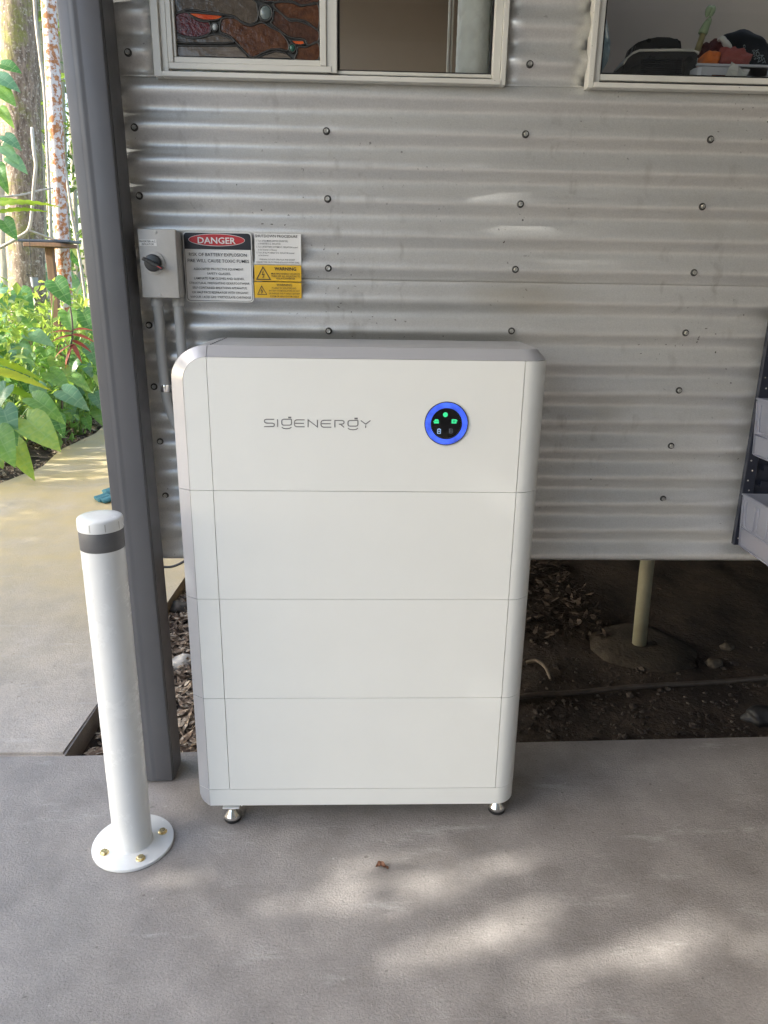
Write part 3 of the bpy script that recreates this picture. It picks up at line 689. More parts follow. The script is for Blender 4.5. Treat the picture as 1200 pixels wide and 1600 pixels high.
bobj('oval_border', ell(ex-cx+.0012, ez-cz+.0012, Y2-.0001), M['sign_white'], dan); bobj('red_oval', ell(ex-cx, ez-cz, Y3-.0002), M['sign_red'], dan)
bm = BM(); lines6(bm, [('DANGER', 174, 530, 150, 92)], Y3-.0006, .018); bobj('heading', bm, M['sign_white'], dan)
bm = BM()
lines6(bm, [('RISK OF BATTERY EXPLOSION', 92, 632, 268, 238), ('FIRE WILL CAUSE TOXIC FUMES', 80, 655, 326, 296)], Y2, .006)
lines6(bm, [('ASSOCIATED PROTECTIVE EQUIPMENT:', 136, 606, 400, 379), ('SAFETY GLASSES,', 263, 484, 444, 423), ('LAMINATE FILM GLOVES AND SLEEVES,', 142, 612, 488, 467), ('STRUCTURAL FIREFIGHTING GEAR/FOOTWEAR,', 97, 664, 531, 511), ('SELF-CONTAINED BREATHING APPARATUS,', 126, 638, 575, 555), ('OR HALF-FACE RESPIRATOR WITH ORGANIC', 122, 650, 619, 598), ('VAPOUR / ACID GAS / PARTICULATE CARTRIDGE', 106, 674, 662, 641)], Y2, .003)
bobj('lettering', bm, M['ink'], dan)
# shutdown label and two yellow warnings, stuck side by side with the danger sign
def label_plate(name, zl, ztop, zr, zbot, mat, lab):
    x0, z1 = W6(zl, ztop); x1, z0 = W6(zr, zbot)
    o = bobj(name, box(BM(), x0, x1, SY+.0002, SY+.002, z0, z1, .0004), mat); tag(o, lab, 'sign'); return o
xsh, _ = W6(712, 350)
shut = label_plate('shutdown_label', 703, 56, 1146, 351, M['sign_white'], 'white shutdown procedure label right of the danger sign')
w1 = label_plate('warning_label', 703, 353, 1146, 511, M['sign_yellow'], 'upper yellow warning label below the white shutdown label')
w2 = label_plate('warning_label', 703, 513, 1148, 668, M['sign_yellow'], 'lower yellow warning label at the bottom of the label column')
bm = BM(); lines6(bm, [('SHUTDOWN PROCEDURE', 710, 1108, 93, 68)], Y2, .006)
lines6(bm, [('1. Turn off the MAIN SWITCH (INVERTER)', 722, 1018, 134, 118), ('in INVERTER A.C. ISOLATOR', 738, 950, 161, 146), ('2. Turn off BATTERY SYSTEM D.C. ISOLATOR located', 722, 1110, 190, 175), ('at the Inverter or Battery', 740, 915, 217, 202), ('3. Turn off the PV ARRAY D.C. ISOLATOR located', 726, 1078, 245, 230), ('at the Inverter', 744, 838, 269, 255), ('WARNING: DO NOT OPEN PLUG AND SOCKET', 752, 1086, 308, 294), ('CONNECTORS OR PV STRING ISOLATOR UNDER LOAD', 720, 1124, 333, 319)], Y2, .002)
bobj('lettering', bm, M['ink'], shut)
def hazard(par, tri, bolt):
    bm = BM(); P = [Vector(W6(*p)) for p in tri]; c = sum(P, Vector((0, 0)))/3
    Q = [c+(p-c)*.80 for p in P]; A = [bm.verts.new((p.x, Y2, p.y)) for p in P]; B = [bm.verts.new((p.x, Y2, p.y)) for p in Q]
    for k in range(3): bm.faces.new((A[k], A[(k+1) % 3], B[(k+1) % 3], B[k]))
    ribbon(bm, [Vector((W6(*p)[0], 0, W6(*p)[1])) for p in bolt], .0008, Y2)
    h = W6(*bolt[-1]); bm.faces.new([bm.verts.new((h[0]+dx, Y2-.0001, h[1]+dz)) for dx, dz in ((-.0022, .0010), (.0012, .0016), (-.0002, -.0022))])
    bobj('hazard_symbol', bm, M['ink'], par)
hazard(w1, [(785, 365), (862, 494), (720, 492)], [(788, 412), (776, 446), (797, 440), (788, 470)])
hazard(w2, [(772, 545), (826, 634), (732, 632)], [(775, 578), (768, 599), (782, 596), (776, 616)])
bm = BM(); lines6(bm, [('WARNING', 893, 1097, 405, 374)], Y2, .02); lines6(bm, [('MULTIPLE ENERGY SOURCES', 862, 1130, 443, 427), ('TURN OFF ALL ISOLATORS TO', 864, 1134, 466, 450), ('ISOLATE INVERTER', 912, 1086, 488, 472)], Y2, .008); bobj('lettering', bm, M['ink'], w1)
bm = BM(); lines6(bm, [('WARNING', 912, 1058, 552, 529)], Y2, .006); lines6(bm, [('PV ARRAY DC ISOLATORS AND', 870, 1096, 578, 562), ('BATTERY SYSTEM ISOLATORS DO NOT', 842, 1130, 602, 587), ('DE-ENERGISE THE PV ARRAY, BATTERY', 842, 1132, 628, 613), ('SYSTEM OR ARRAY/SYSTEM CABLES', 852, 1124, 655, 640)], Y2, .004); bobj('lettering', bm, M['ink'], w2)

# ================================================================== isolator switch and conduits
IY = .216
isoE = empty('isolator_switch', (-.09, .28, 1.33), 'grey weatherproof isolator switch box with black rotary handle beside danger sign', 'switch box')
p0 = at(214, 357, IY); p1 = at(280.5, 466, IY); ix0, ix1, iz0, iz1 = p0.x, p1.x, p1.z, p0.z
bm = BM(); box(bm, ix0+.002, ix1-.001, IY+.022, .283, iz0+.002, iz1-.002, .004, 2); bobj('enclosure', bm, M['grey_plastic'], isoE, angle=40)
bm = BM(); box(bm, ix0, ix1, IY, IY+.0215, iz0, iz1, .0035, 2); lid = bobj('lid', bm, M['grey_plastic'], isoE, angle=40)
kc = at(240.5, 411, IY)
Ry = Matrix.Rotation(R(90), 4, 'X')
def lathe_y(prof, c, seg=32): return lathe(BM(), [(r, d) for r, d in prof], seg=seg, mtx=Matrix.Translation(c) @ Ry)
bobj('collar', lathe_y([(.026, -.001), (.026, .004), (.0235, .0055), (.0185, .0055)], (kc.x, IY, kc.z), 40), M['grey_plastic'], lid, angle=40)
kn = bobj('rotary_knob', lathe_y([(.0195, .002), (.0195, .012), (.018, .0135), (.016, .014)], (kc.x, IY, kc.z), 40), M['black_plastic'], isoE, angle=40)
bm = BM(); box(bm, -.022, .028, -.028, -.0142, -.0042, .0042, .0018, 2); bmesh.ops.rotate(bm, verts=bm.verts, cent=(0, 0, 0), matrix=Matrix.Rotation(R(27), 3, 'Y')); bmesh.ops.translate(bm, verts=bm.verts, vec=(kc.x, IY, kc.z)); bobj('handle', bm, M['black_plastic'], kn)
bm = BM(); box(bm, .016, .0265, -.0286, -.0281, -.0008, .0008); bmesh.ops.rotate(bm, verts=bm.verts, cent=(0, 0, 0), matrix=Matrix.Rotation(R(27), 3, 'Y')); bmesh.ops.translate(bm, verts=bm.verts, vec=(kc.x, IY, kc.z)); bobj('red_marker', bm, M['sign_red'], kn)
a_ = at(217.5, 374, IY); b_ = at(245, 384.5, IY)
st = bobj('name_sticker', box(BM(), a_.x, b_.x, IY-.0006, IY+.0002, b_.z, a_.z), M['sign_white'], lid)
bm = BM(); hh = (a_.z-b_.z); text_mesh(bm, 'INVERTER A.C.', a_.x+.001, b_.x-.001, b_.z+hh*.56, hh*.30, IY-.001, .012); text_mesh(bm, 'ISOLATOR', a_.x+.006, b_.x-.006, b_.z+hh*.12, hh*.30, IY-.001, .012); bobj('sticker_lettering', bm, M['ink'], st)
for sx, sz in ((243, 363), (250, 461)):
    c = at(sx, sz, IY); bobj('lid_screw', lathe_y([(.0042, -.001), (.0042, .0006), (.0036, .001)], (c.x, IY, c.z), 16), M['grey_plastic'], lid, angle=40)
def conduit(name, pts, lab, clip=None):
    E_ = empty(name, pts[-1], lab, 'conduit')
    P = smoothpath(pts, 14); bm = BM(); rs = []
    dense = []
    for a, b in zip(P, P[1:]):
        for k in range(4): dense.append(a.lerp(b, k/4))
    for i, p in enumerate(dense): rs.append(.0121+.0006*(i % 2))
    tube(bm, dense, rs, 18); bobj('conduit_tube', bm, M['conduit'], E_, smooth=True)
    t = pts[0]; bm = BM(); lathe(bm, [(.0145, -.020), (.0152, -.018), (.0152, -.004), (.0140, -.0025), (.0140, .004)], t, 18); bobj('gland', bm, M['conduit'], E_, angle=40)
    if clip:
        bm = BM(); c = Vector(clip); lathe(bm, [(.0135, -.009), (.0138, -.008), (.0138, .008), (.0135, .009)], c, 20, cap=False); box(bm, c.x-.001, c.x+.024, .2825, .2838, c.z-.009, c.z+.009); bobj('saddle_clip', bm, M['chrome'], E_, angle=40)
    return E_
def cp(x, y, Y): p = at(x, y, Y); return (p.x, p.y, p.z)
g1 = at(245.5, 469, .247); g2 = at(278, 470, .258)
conduit('electrical_conduit', [(g1.x, .247, iz0-.001), (g1.x+.001, .25, iz0-.05), cp(251, 540, .262), cp(257, 600, .264), cp(263, 632, .266), cp(278, 668, .262), cp(300, 700, .25)], 'grey flexible conduit curving from the isolator behind the battery, with metal clip', clip=cp(259, 606, .2645))
conduit('electrical_conduit', [(g2.x, .262, iz0-.001), (g2.x, .262, iz0-.06), (g2.x+.001, .264, 1.16), (g2.x+.004, .264, 1.05)], 'straight grey conduit dropping from the isolator behind the battery top')
bm = BM(); tube(bm, smoothpath([cp(240, 884, .75), cp(262, 886, .75), cp(276, 883, .75), cp(292, 874, .75), cp(310, 858, .75)], 6), .0045, 8)
tag(bobj('black_cable', bm, M['rubber'], smooth=True), 'thin black cable hanging below the wall between post and battery', 'cable')

# ================================================================== windows
WY = .266
winE = empty('sliding_window', (.31, .28, 1.815), 'cream framed sliding window with stained glass sash above the battery', 'window')
def bar(name, x0, x1, y0, y1, z0, z1, par, mat=None, bev=.0012): return bobj(name, box(BM(), x0, x1, y0, y1, z0, z1, bev), mat or M['alu'], par)
wx0, wx1, wz0, wz1 = -.084, .7165, 1.8185, 2.44
bar('frame_flange', wx0, wx0+.017, WY+.004, .300, wz0, wz1, winE); bar('frame_jamb', wx0+.0172, wx0+.032, WY+.012, .36, wz0+.002, wz1, winE)
bar('frame_flange', wx1-.012, wx1, WY+.004, .300, wz0, wz1, winE); bar('frame_jamb', wx1-.030, wx1-.0122, WY+.012, .36, wz0+.002, wz1, winE)
bar('sill', wx0+.0172, wx1-.0122, WY, .300, wz0, wz0+.0105, winE)
bar('track', wx0+.034, wx1-.031, WY+.02, .36, wz0+.0107, wz0+.016, winE, M['gasket'])
bar('head', wx0, wx1, WY+.003, .36, wz1+.0002, wz1+.03, winE)
xm0, xm1 = at(500, 60, .28).x, at(526, 60, .28).x
sash = bar('sliding_sash', wx0+.033, xm1-.012, WY+.008, WY+.026, wz0+.017, wz0+.030, winE)
gz0 = at(380, 92, .285).z
bar('bottom_rail', wx0+.0442, xm0, WY+.0125, WY+.026, wz0+.0302, gz0-.0005, sash)
bar('stile', wx0+.033, wx0+.044, WY+.0085, WY+.026, wz0+.0302, wz1-.002, sash)
bar('stile', wx0+.0442, wx0+.0505, WY+.0135, WY+.027, gz0, wz1-.002, sash)
bar('meeting_stile', xm0, xm0+.0145, WY+.006, WY+.027, wz0+.0302, wz1-.002, sash)
bar('interlock', xm0+.0147, xm1+.001, WY+.010, WY+.045, wz0+.017, wz1-.002, sash)
fx0, fx1 = at(531, 60, .30).x, at(767, 60, .30).x; fz0 = at(650, 112, .30).z
bar('bottom_rail', xm1+.0012, wx1-.0305, WY+.018, WY+.05, wz0+.0165, fz0-.0055, winE)
bar('gasket', xm1+.0012, wx1-.0305, WY+.032, WY+.044, fz0-.0052, fz0, winE, M['gasket'], 0)
bar('gasket', xm1+.0012, fx0, WY+.031, WY+.044, fz0+.0002, wz1-.002, winE, M['gasket'], 0); bar('gasket', fx1, fx1+.006, WY+.031, WY+.044, fz0+.0002, wz1-.002, winE, M['gasket'], 0)
bar('stile', fx1+.0062, wx1-.0305, WY+.024, WY+.05, fz0+.0002, wz1-.002, winE)
bar('pane', fx0-.003, fx1+.003, WY+.036, WY+.040, fz0-.003, wz1-.002, winE, M['glass'], 0)
# stained glass: every piece of glass is its own part, joined by lead came
art = {'dark_red': mat_art('red_glass', (0.0350, 0.0028, 0.0042), (0.1120, 0.0154, 0.0154), 90), 'brown': mat_art('brown_glass', (0.0385, 0.0140, 0.0084), (0.1190, 0.0525, 0.0245), 70), 'grey': mat_art('smoke_glass', (0.0525, 0.0420, 0.0315), (0.1050, 0.0875, 0.0700), 45),
       'orange': mat_art('orange_glass', (.42, .045, .015), (.62, .13, .03), 20), 'dark': mat_art('dark_brown_glass', (.03, .014, .01), (.09, .042, .025), 80), 'wave': mat_art('ripple_glass', (.09, .075, .06), (.17, .145, .12), 30, (1, 1, 5)),
       'jewel': mat_art('grey_jewel', (.10, .13, .13), (.17, .20, .20), 20), 'clear': mat_art('clear_jewel', (.30, .33, .34), (.42, .45, .46), 20), 'green': mat_art('green_jewel', (.01, .06, .045), (.03, .12, .09), 30)}
def W4(zx, zy): p = at(230+zx/4.138, zy/4.138, .286); return (p.x, p.z)
PIECES = [('dark_red', [(180,95),(250,75),(290,110),(350,135),(400,142),(408,205),(350,235),(290,240),(220,225),(185,195)]),
 ('orange', [(262,78),(380,85),(485,98),(460,122),(400,130),(330,120)]),
 ('brown', [(490,115),(560,112),(620,150),(670,163),(740,142),(800,175),(860,205),(910,270),(908,325),(860,315),(800,318),(740,342),(688,368),(660,362),(600,300),(540,235),(475,205),(470,150)]),
 ('grey', [(170,-30),(560,-30),(690,0),(712,60),(712,125),(670,155),(610,138),(560,103),(490,90),(380,73),(250,60),(172,83)]),
 ('brown', [(815,18),(930,12),(1000,37),(1103,22),(1105,185),(1030,137),(960,122),(910,117),(860,78)]),
 ('dark', [(822,62),(870,90),(920,132),(970,133),(1030,152),(1105,195),(1105,262),(1040,288),(1015,252),(930,240),(880,213),(850,188),(800,148),(812,120)]),
 ('orange', [(920,256),(1008,258),(1018,283),(990,290),(952,285)]), ('brown', [(975,302),(1030,300),(1105,272),(1105,385),(962,385),(968,340)]),
 ('wave', [(700,376),(760,347),(830,327),(895,340),(935,376)]), ('grey', [(188,212),(220,230),(290,245),(350,240),(415,222),(475,222),(560,272),(190,270)]), ('wave', [(190,293),(575,293),(635,345),(648,372),(190,365)]),
 ('dark', [(700,-30),(1103,-30),(1103,16),(1000,30),(930,5),(800,8),(740,0)]),
 ('grey', [(170,-700),(1100,-700),(1103,-40),(172,-40)])]
def loopc(cx_, cy_, rx, ry, n=18): return [(cx_+rx*math.cos(2*math.pi*k/n), cy_+ry*math.sin(2*math.pi*k/n)) for k in range(n)]
JEW = [('jewel', (765, 80, 43, 53)), ('clear', (436, 172, 20, 26)), ('green', (938, 308, 22, 28))]
lead = BM()
panel = bar('leadlight_panel', wx0+.0507, xm0-.0002, .2925, .2955, gz0, wz1-.003, sash, M['lead'], 0)
for k, poly in PIECES:
    P = [W4(*p) for p in poly]; sm = [(v.x, v.y) for v in smoothpath([Vector((a, b, 0)) for a, b in P], 4, True)] if k not in ('wave',) and len(poly) > 5 and poly[0][1] > -100 else P
    bobj('glass_piece', prism_y(BM(), sm, .2895, .2923), art[k], panel)
    tube(lead, [(x, .2893, z) for x, z in sm]+[(sm[0][0], .2893, sm[0][1])], .0021, 6, False)
for k, (a, b, c, d) in JEW:
    P = [W4(*p) for p in loopc(a, b, c, d)]; cxx = sum(p[0] for p in P)/len(P); czz = sum(p[1] for p in P)/len(P); bm = BM()
    rings = [[bm.verts.new((cxx+(x-cxx)*s, .2915-h, czz+(z-czz)*s)) for x, z in P] for s, h in ((1, 0), (.92, .003), (.7, .0055), (.35, .007))]
    for A, B in zip(rings, rings[1:]):
        for q in range(len(P)): bm.faces.new((A[q], A[(q+1) % len(P)], B[(q+1) % len(P)], B[q]))
    bm.faces.new(rings[-1]); bobj('glass_jewel', bm, art[k], panel, smooth=True)
    tube(lead, [(x, .2893, z) for x, z in P]+[(P[0][0], .2893, P[0][1])], .0027, 6, False)
bobj('lead_came', lead, M['lead'], panel, smooth=True)
# second window
win2 = empty('fixed_window', (1.45, .28, 1.815), 'cream framed window with household things on the ledge behind its glass', 'window')
vx0, vx1 = .9065, 2.0
bar('frame_flange', vx0, vx0+.0135, WY+.002, .300, wz0-.0015, wz1, win2); bar('frame_jamb', vx0+.0137, vx0+.030, WY+.012, .36, wz0+.002, wz1, win2); bar('frame_jamb', vx1-.03, vx1, WY+.004, .36, wz0, wz1, win2)
bar('sill', vx0+.0137, vx1-.031, WY, .300, wz0-.0005, wz0+.010, win2); bar('track', vx0+.0305, vx1-.031, WY+.02, .317, wz0+.0102, wz0+.0165, win2, M['gasket'])
bar('bottom_rail', vx0+.0305, vx1-.031, WY+.012, .316, wz0+.0167, wz0+.0295, win2); bar('head', vx0, vx1, WY+.003, .36, wz1+.0002, wz1+.03, win2)
bar('gasket', vx0+.0305, vx1-.031, WY+.028, .316, wz0+.0297, wz0+.036, win2, M['gasket'], 0); bar('gasket', vx0+.0305, vx0+.0365, WY+.026, WY+.044, wz0+.0362, wz1-.002, win2, M['gasket'], 0)
bar('pane', vx0+.0345, vx1-.034, WY+.036, WY+.040, wz0+.034, wz1-.002, win2, M['glass'], 0)

# ---- things behind the glass
QY = .356; qc = at(739, 60, QY); qr = .0385
v = []; f = []; NS = 72; NZ = 110
for j in range(NZ+1):
    z = 1.742 + j*(2.42-1.742)/NZ
    for i in range(NS):
        th = 2*math.pi*i/NS; s = th*qr/.042; t = z/.042
        d = min(abs(((s+t) % 1)-.5), abs(((s-t) % 1)-.5)); r = qr - .0034*math.exp(-(d/.06)**2)
        v.append((qc.x+r*math.cos(th), QY+r*math.sin(th), z))
for j in range(NZ):
    for i in range(NS): f.append((j*NS+i, j*NS+(i+1) % NS, (j+1)*NS+(i+1) % NS, (j+1)*NS+i))
f.append(tuple(range(NS))[::-1]); f.append(tuple(range(NZ*NS, NZ*NS+NS)))
tag(pobj('quilted_roll', v, f, M['quilt'], smooth=True), 'upright white roll with diamond quilting behind the clear pane', 'roll')
part('window_ledge', -.18, .828, .332, .56, 1.70, 1.7415, M['int_white'], houseE)
c0 = at(703, 60, .6); stand = empty('curtain_rail', (c0.x, .6, .742), 'pale double upright rail beside the quilted roll indoors', 'rail')
bobj('upright', box(BM(), c0.x-.006, c0.x-.001, .59, .61, .742, 2.6, .001), M['int_white'], stand); bobj('upright', box(BM(), c0.x+.004, c0.x+.007, .59, .61, .742, 2.6, .001), M['int_white'], stand)
LZ = 1.8395
def W7(zx, zy, Y): return at(900+zx/7.5, zy/7.5, Y)
# pale blue pear-shaped pot
b0 = W7(225, 620, .40); bl = empty('blue_pot', (b0.x, .40, LZ), 'pale blue tapering vessel with a rounded base at the window corner', 'vessel')
zz_ = lambda zy: W7(300, zy, .40).z
rr_ = lambda zx, zy: W7(zx, zy, .40).x - b0.x
bm = BM(); lathe(bm, [(.006, LZ+.001), (rr_(318, 820), zz_(815)), (rr_(372, 720), zz_(720)), (rr_(393, 600), zz_(600)), (rr_(388, 540), zz_(535)), (rr_(372, 490), zz_(480)), (.010, zz_(430)), (.004, zz_(425))], (b0.x, .40, 0), 32); bobj('bowl', bm, M['blue_pot'], bl, smooth=True)
bm = BM(); lathe(bm, [(rr_(394, 545), zz_(545)), (rr_(398, 520), zz_(518)), (rr_(390, 470), zz_(470)), (rr_(318, 0), zz_(0)), (rr_(280, -200), zz_(-200))], (b0.x, .40, 0), 32); bobj('neck', bm, M['blue_pot'], bl, angle=50)
# black heater / radio with pale rim
HY = .40
ra = empty('fan_heater', tuple(W7(870, 880, HY)), 'black boxy appliance with pale rim and grille behind the window', 'appliance')
def P7(l, Y): return [(W7(a, b, Y).x, W7(a, b, Y).z) for a, b in l]
body = [(520, 890), (560, 760), (600, 690), (660, 640), (740, 606), (1180, 604), (1390, 608), (1425, 640), (1420, 700), (1400, 890)]
bm = BM(); prism_y(bm, P7(body, HY), HY, HY+.09); bb = bobj('body', bm, M['black_plastic'], ra)
rim = [(545, 745), (600, 672), (665, 612), (740, 580), (1180, 572), (1350, 578), (1440, 606), (1436, 640), (1390, 607), (1180, 603), (742, 605), (664, 638), (604, 688), (562, 755)]
bm = BM(); prism_y(bm, P7(rim, HY-.001), HY-.004, HY+.06); bobj('rim', bm, M['int_white'], ra)
topb = [(660, 610), (690, 520), (735, 488), (850, 450), (960, 428), (1100, 430), (1190, 455), (1235, 475), (1245, 570)]
bm = BM(); prism_y(bm, P7(topb, HY+.02), HY+.02, HY+.08); bmesh.ops.bevel(bm, geom=[e for e in bm.edges if abs(e.verts[0].co.y-e.verts[1].co.y) < 1e-5], offset=.004, segments=2, affect='EDGES'); bobj('carry_handle', bm, M['black_plastic'], ra, angle=40)
for k in range(9):
    a = W7(760, 690+k*24, HY); b = W7(1240, 690+k*24, HY); bobj('grille_slat', box(BM(), a.x, b.x, HY-.003, HY-.0002, a.z-.0007, a.z+.0007), M['navy_steel'], bb)
# green ornament
def W8(zx, zy, Y): return at(1040+zx/7.5, zy/7.5, Y)
oy = .50
orn = empty('glass_ornament', tuple(W8(380, 600, oy)), 'pale green segmented glass ornament leaning in the window', 'ornament')
a = W8(370, 600, oy); b = W8(440, 400, oy); bm = BM(); tube(bm, [a, a.lerp(b, .5), b], [.008, .0075, .008], 14); bobj('stem', bm, M['stem_glass'], orn, smooth=True)
def seg_lathe(p, q, rs, name, mat, lob=0):
    bm = BM(); n = len(rs); tube(bm, [p.lerp(q, k/(n-1)) for k in range(n)], rs, 16); bobj(name, bm, mat, orn, smooth=True)
seg_lathe(W8(430, 400, oy), W8(500, 240, oy), [.011, .0115, .0105, .0095, .008, .006], 'cup', M['cactus'])
seg_lathe(W8(490, 320, oy), W8(520, 195, oy), [.002, .006, .007, .006, .002], 'bead', M['cactus'])
for dx in (-22, 22): seg_lathe(W8(500+dx, 200, oy), W8(545+dx, 65, oy), [.002, .0055, .0072, .0078, .0070, .003], 'lobe', M['cactus'])
# basket of clothes
by0, by1 = .36, .60
bx0 = W8(360, 850, by0).x; bx1 = 1.72; bz0 = LZ; bz1 = W8(700, 785, by0).z
bk = empty('laundry_basket', ((bx0+bx1)/2, .48, LZ), 'white slotted plastic basket holding folded clothes in the window', 'basket')
bm = BM()
slots = [(540, 700), (950, 1012), (1040, 1062), (1092, 1184)]
zs0, zs1 = W8(700, 905, by0).z, W8(700, 878, by0).z
xs_ = [bx0+.012]+[W8(s, 890, by0).x for ss in slots for s in ss]+[1.30, 1.33, 1.36, 1.42, 1.50, 1.56, 1.6, bx1]
for k in range(0, len(xs_)-1):
    if k % 2 == 0: box(bm, xs_[k], xs_[k+1], by0, by0+.003, bz0, bz1)
    else: box(bm, xs_[k], xs_[k+1], by0, by0+.003, bz0, zs0); box(bm, xs_[k], xs_[k+1], by0, by0+.003, zs1, bz1)
bobj('front_panel', bm, M['basket'], bk)
bobj('rim', box(BM(), bx0-.002, bx1, by0-.005, by0+.006, bz1+.0002, bz1+.006, .002, 2), M['basket'], bk)
bm = BM(); P = [(bx0+.012, by0), (bx0+.004, by0+.006), (bx0, by0+.02), (bx0, by1)]; Q = [(bx0+.0122, by0+.003), (bx0+.006, by0+.008), (bx0+.003, by0+.021), (bx0+.003, by1)]
prism_z(bm, P+Q[::-1], bz0, bz1); bobj('end_panel', bm, M['basket'], bk); bobj('back_panel', box(BM(), bx0, bx1, by1+.001, by1+.004, bz0, bz1), M['basket'], bk); bobj('floor_panel', box(BM(), bx0+.013, bx1, by0+.004, by1, bz0+.0002, bz0+.003), M['basket'], bk)
def cloth(name, zx, zy, Y, rx, ry, rz, mat, lab, seed, amp=.35, fr=1.8):
    c = W8(zx, zy, Y); bm = BM(); blob(bm, (c.x, Y, c.z), rx, ry, rz, amp, fr, 4, seed); o = bobj(name, bm, mat, smooth=True); tag(o, lab, 'clothing'); return o
cloth('folded_cloth', 500, 760, .44, .024, .045, .029, M['orange_cloth'], 'orange cloth bundled at the left end of the white basket', 3)
cloth('folded_cloth', 760, 760, .42, .042, .04, .034, M['rust_cloth'], 'rust red cloth spilling over the middle of the white basket', 8, .5, 2.6)
cloth('folded_cloth', 585, 590, .50, .022, .04, .024, M['maroon_cloth'], 'dark maroon cloth bunched behind the orange one', 5, .4)
cloth('folded_cloth', 450, 590, .52, .016, .03, .016, M['maroon_cloth'], 'small dark cloth end beside the green glass ornament', 11, .3)
nv = cloth('printed_garment', 960, 620, .50, .066, .06, .038, M['navy_cloth'], 'navy garment with pale lettering piled on the basket', 2, .22, 1.6)
c = W8(960, 620, .50)
for v_ in nv.data.vertices: v_.co.z -= (v_.co.x-c.x)*.34
bm = BM(); p = W8(690, 510, .452); tube(bm, smoothpath([W8(620, 470, .46), W8(660, 450, .452), W8(700, 500, .448), W8(740, 560, .447), W8(720, 600, .45)], 5), [.005]*5+[.007]*5+[.008]*5+[.008]*6, 10); bobj('pale_collar', bm, M['white_cloth'], nv, smooth=True)
def letter_on(s, zx, zy, Y, wid, cap, rot):
    bm = BM(); text_mesh(bm, s, -wid/2, wid/2, -cap/2, cap, 0, .01); bmesh.ops.rotate(bm, verts=bm.verts, cent=(0, 0, 0), matrix=Matrix.Rotation(R(rot), 3, 'Y')); bmesh.ops.translate(bm, verts=bm.verts, vec=W8(zx, zy, Y)); bobj('print', bm, M['print_ink'], nv)
letter_on('OARS', 930, 590, .434, .026, .0055, 70); letter_on('2015', 1040, 640, .432, .024, .005, 68); letter_on('ION', 1085, 655, .430, .028, .009, 66); letter_on('AST', 1140, 690, .432, .024, .008, 62)
def tissue(zl, lab, seed, pts):
    P = [W8(a, b, .352) for a, b in pts]; bm = BM(); n = len(P)
    A = [bm.verts.new((p.x, .350+.004*math.sin(i*2.1+seed), p.z)) for i, p in enumerate(P)]; B = [bm.verts.new((p.x+.001, .3535+.003*math.sin(i*1.7+seed), p.z-.0005)) for i, p in enumerate(P)]
    bm.faces.new(A); bm.faces.new(B[::-1])
    for i in range(n): bm.faces.new((A[i], B[i], B[(i+1) % n], A[(i+1) % n]))
    tag(bobj('tissue', bm, M['tissue']), lab, 'tissue')
tissue(0, 'taller white crumpled tissue in front of the basket', 1, [(690, 925), (735, 800), (762, 730), (800, 738), (848, 770), (835, 850), (828, 928)])
tissue(0, 'shorter white folded tissue in front of the basket', 3, [(836, 928), (845, 790), (880, 805), (985, 815), (945, 880), (930, 928)])

# ================================================================== louvre rack with clear bins
rk = empty('storage_rack', (1.62, .27, .70), 'dark navy louvred rack panel fixed to the wall at right', 'rack')
bobj('back_panel', box(BM(), 1.455, 1.92, .274, .277, .705, 1.32), M['navy_steel'], rk)
bm = BM(); box(bm, 1.424, 1.454, .262, .277, .700, 1.325, .001); us = bobj('side_rail', bm, M['navy_steel'], rk)
for k in range(22):
    z = .72+k*.0275; bobj('rail_hole', lathe(BM(), [(.0022, 0), (.0022, .0006)], seg=8, mtx=Matrix.Translation((1.437+(.004 if k % 2 else -.003), .2619, z)) @ Ry), M['chrome'] if k % 3 == 1 else M['grey_plastic'], us)
for k in range(13):
    z = .735+k*.044; bm = BM(); box(bm, 1.47, 1.90, .262, .2735, z, z+.004); box(bm, 1.47, 1.90, .2585, .2618, z, z+.016); bobj('louvre', bm, M['navy_steel'], rk)
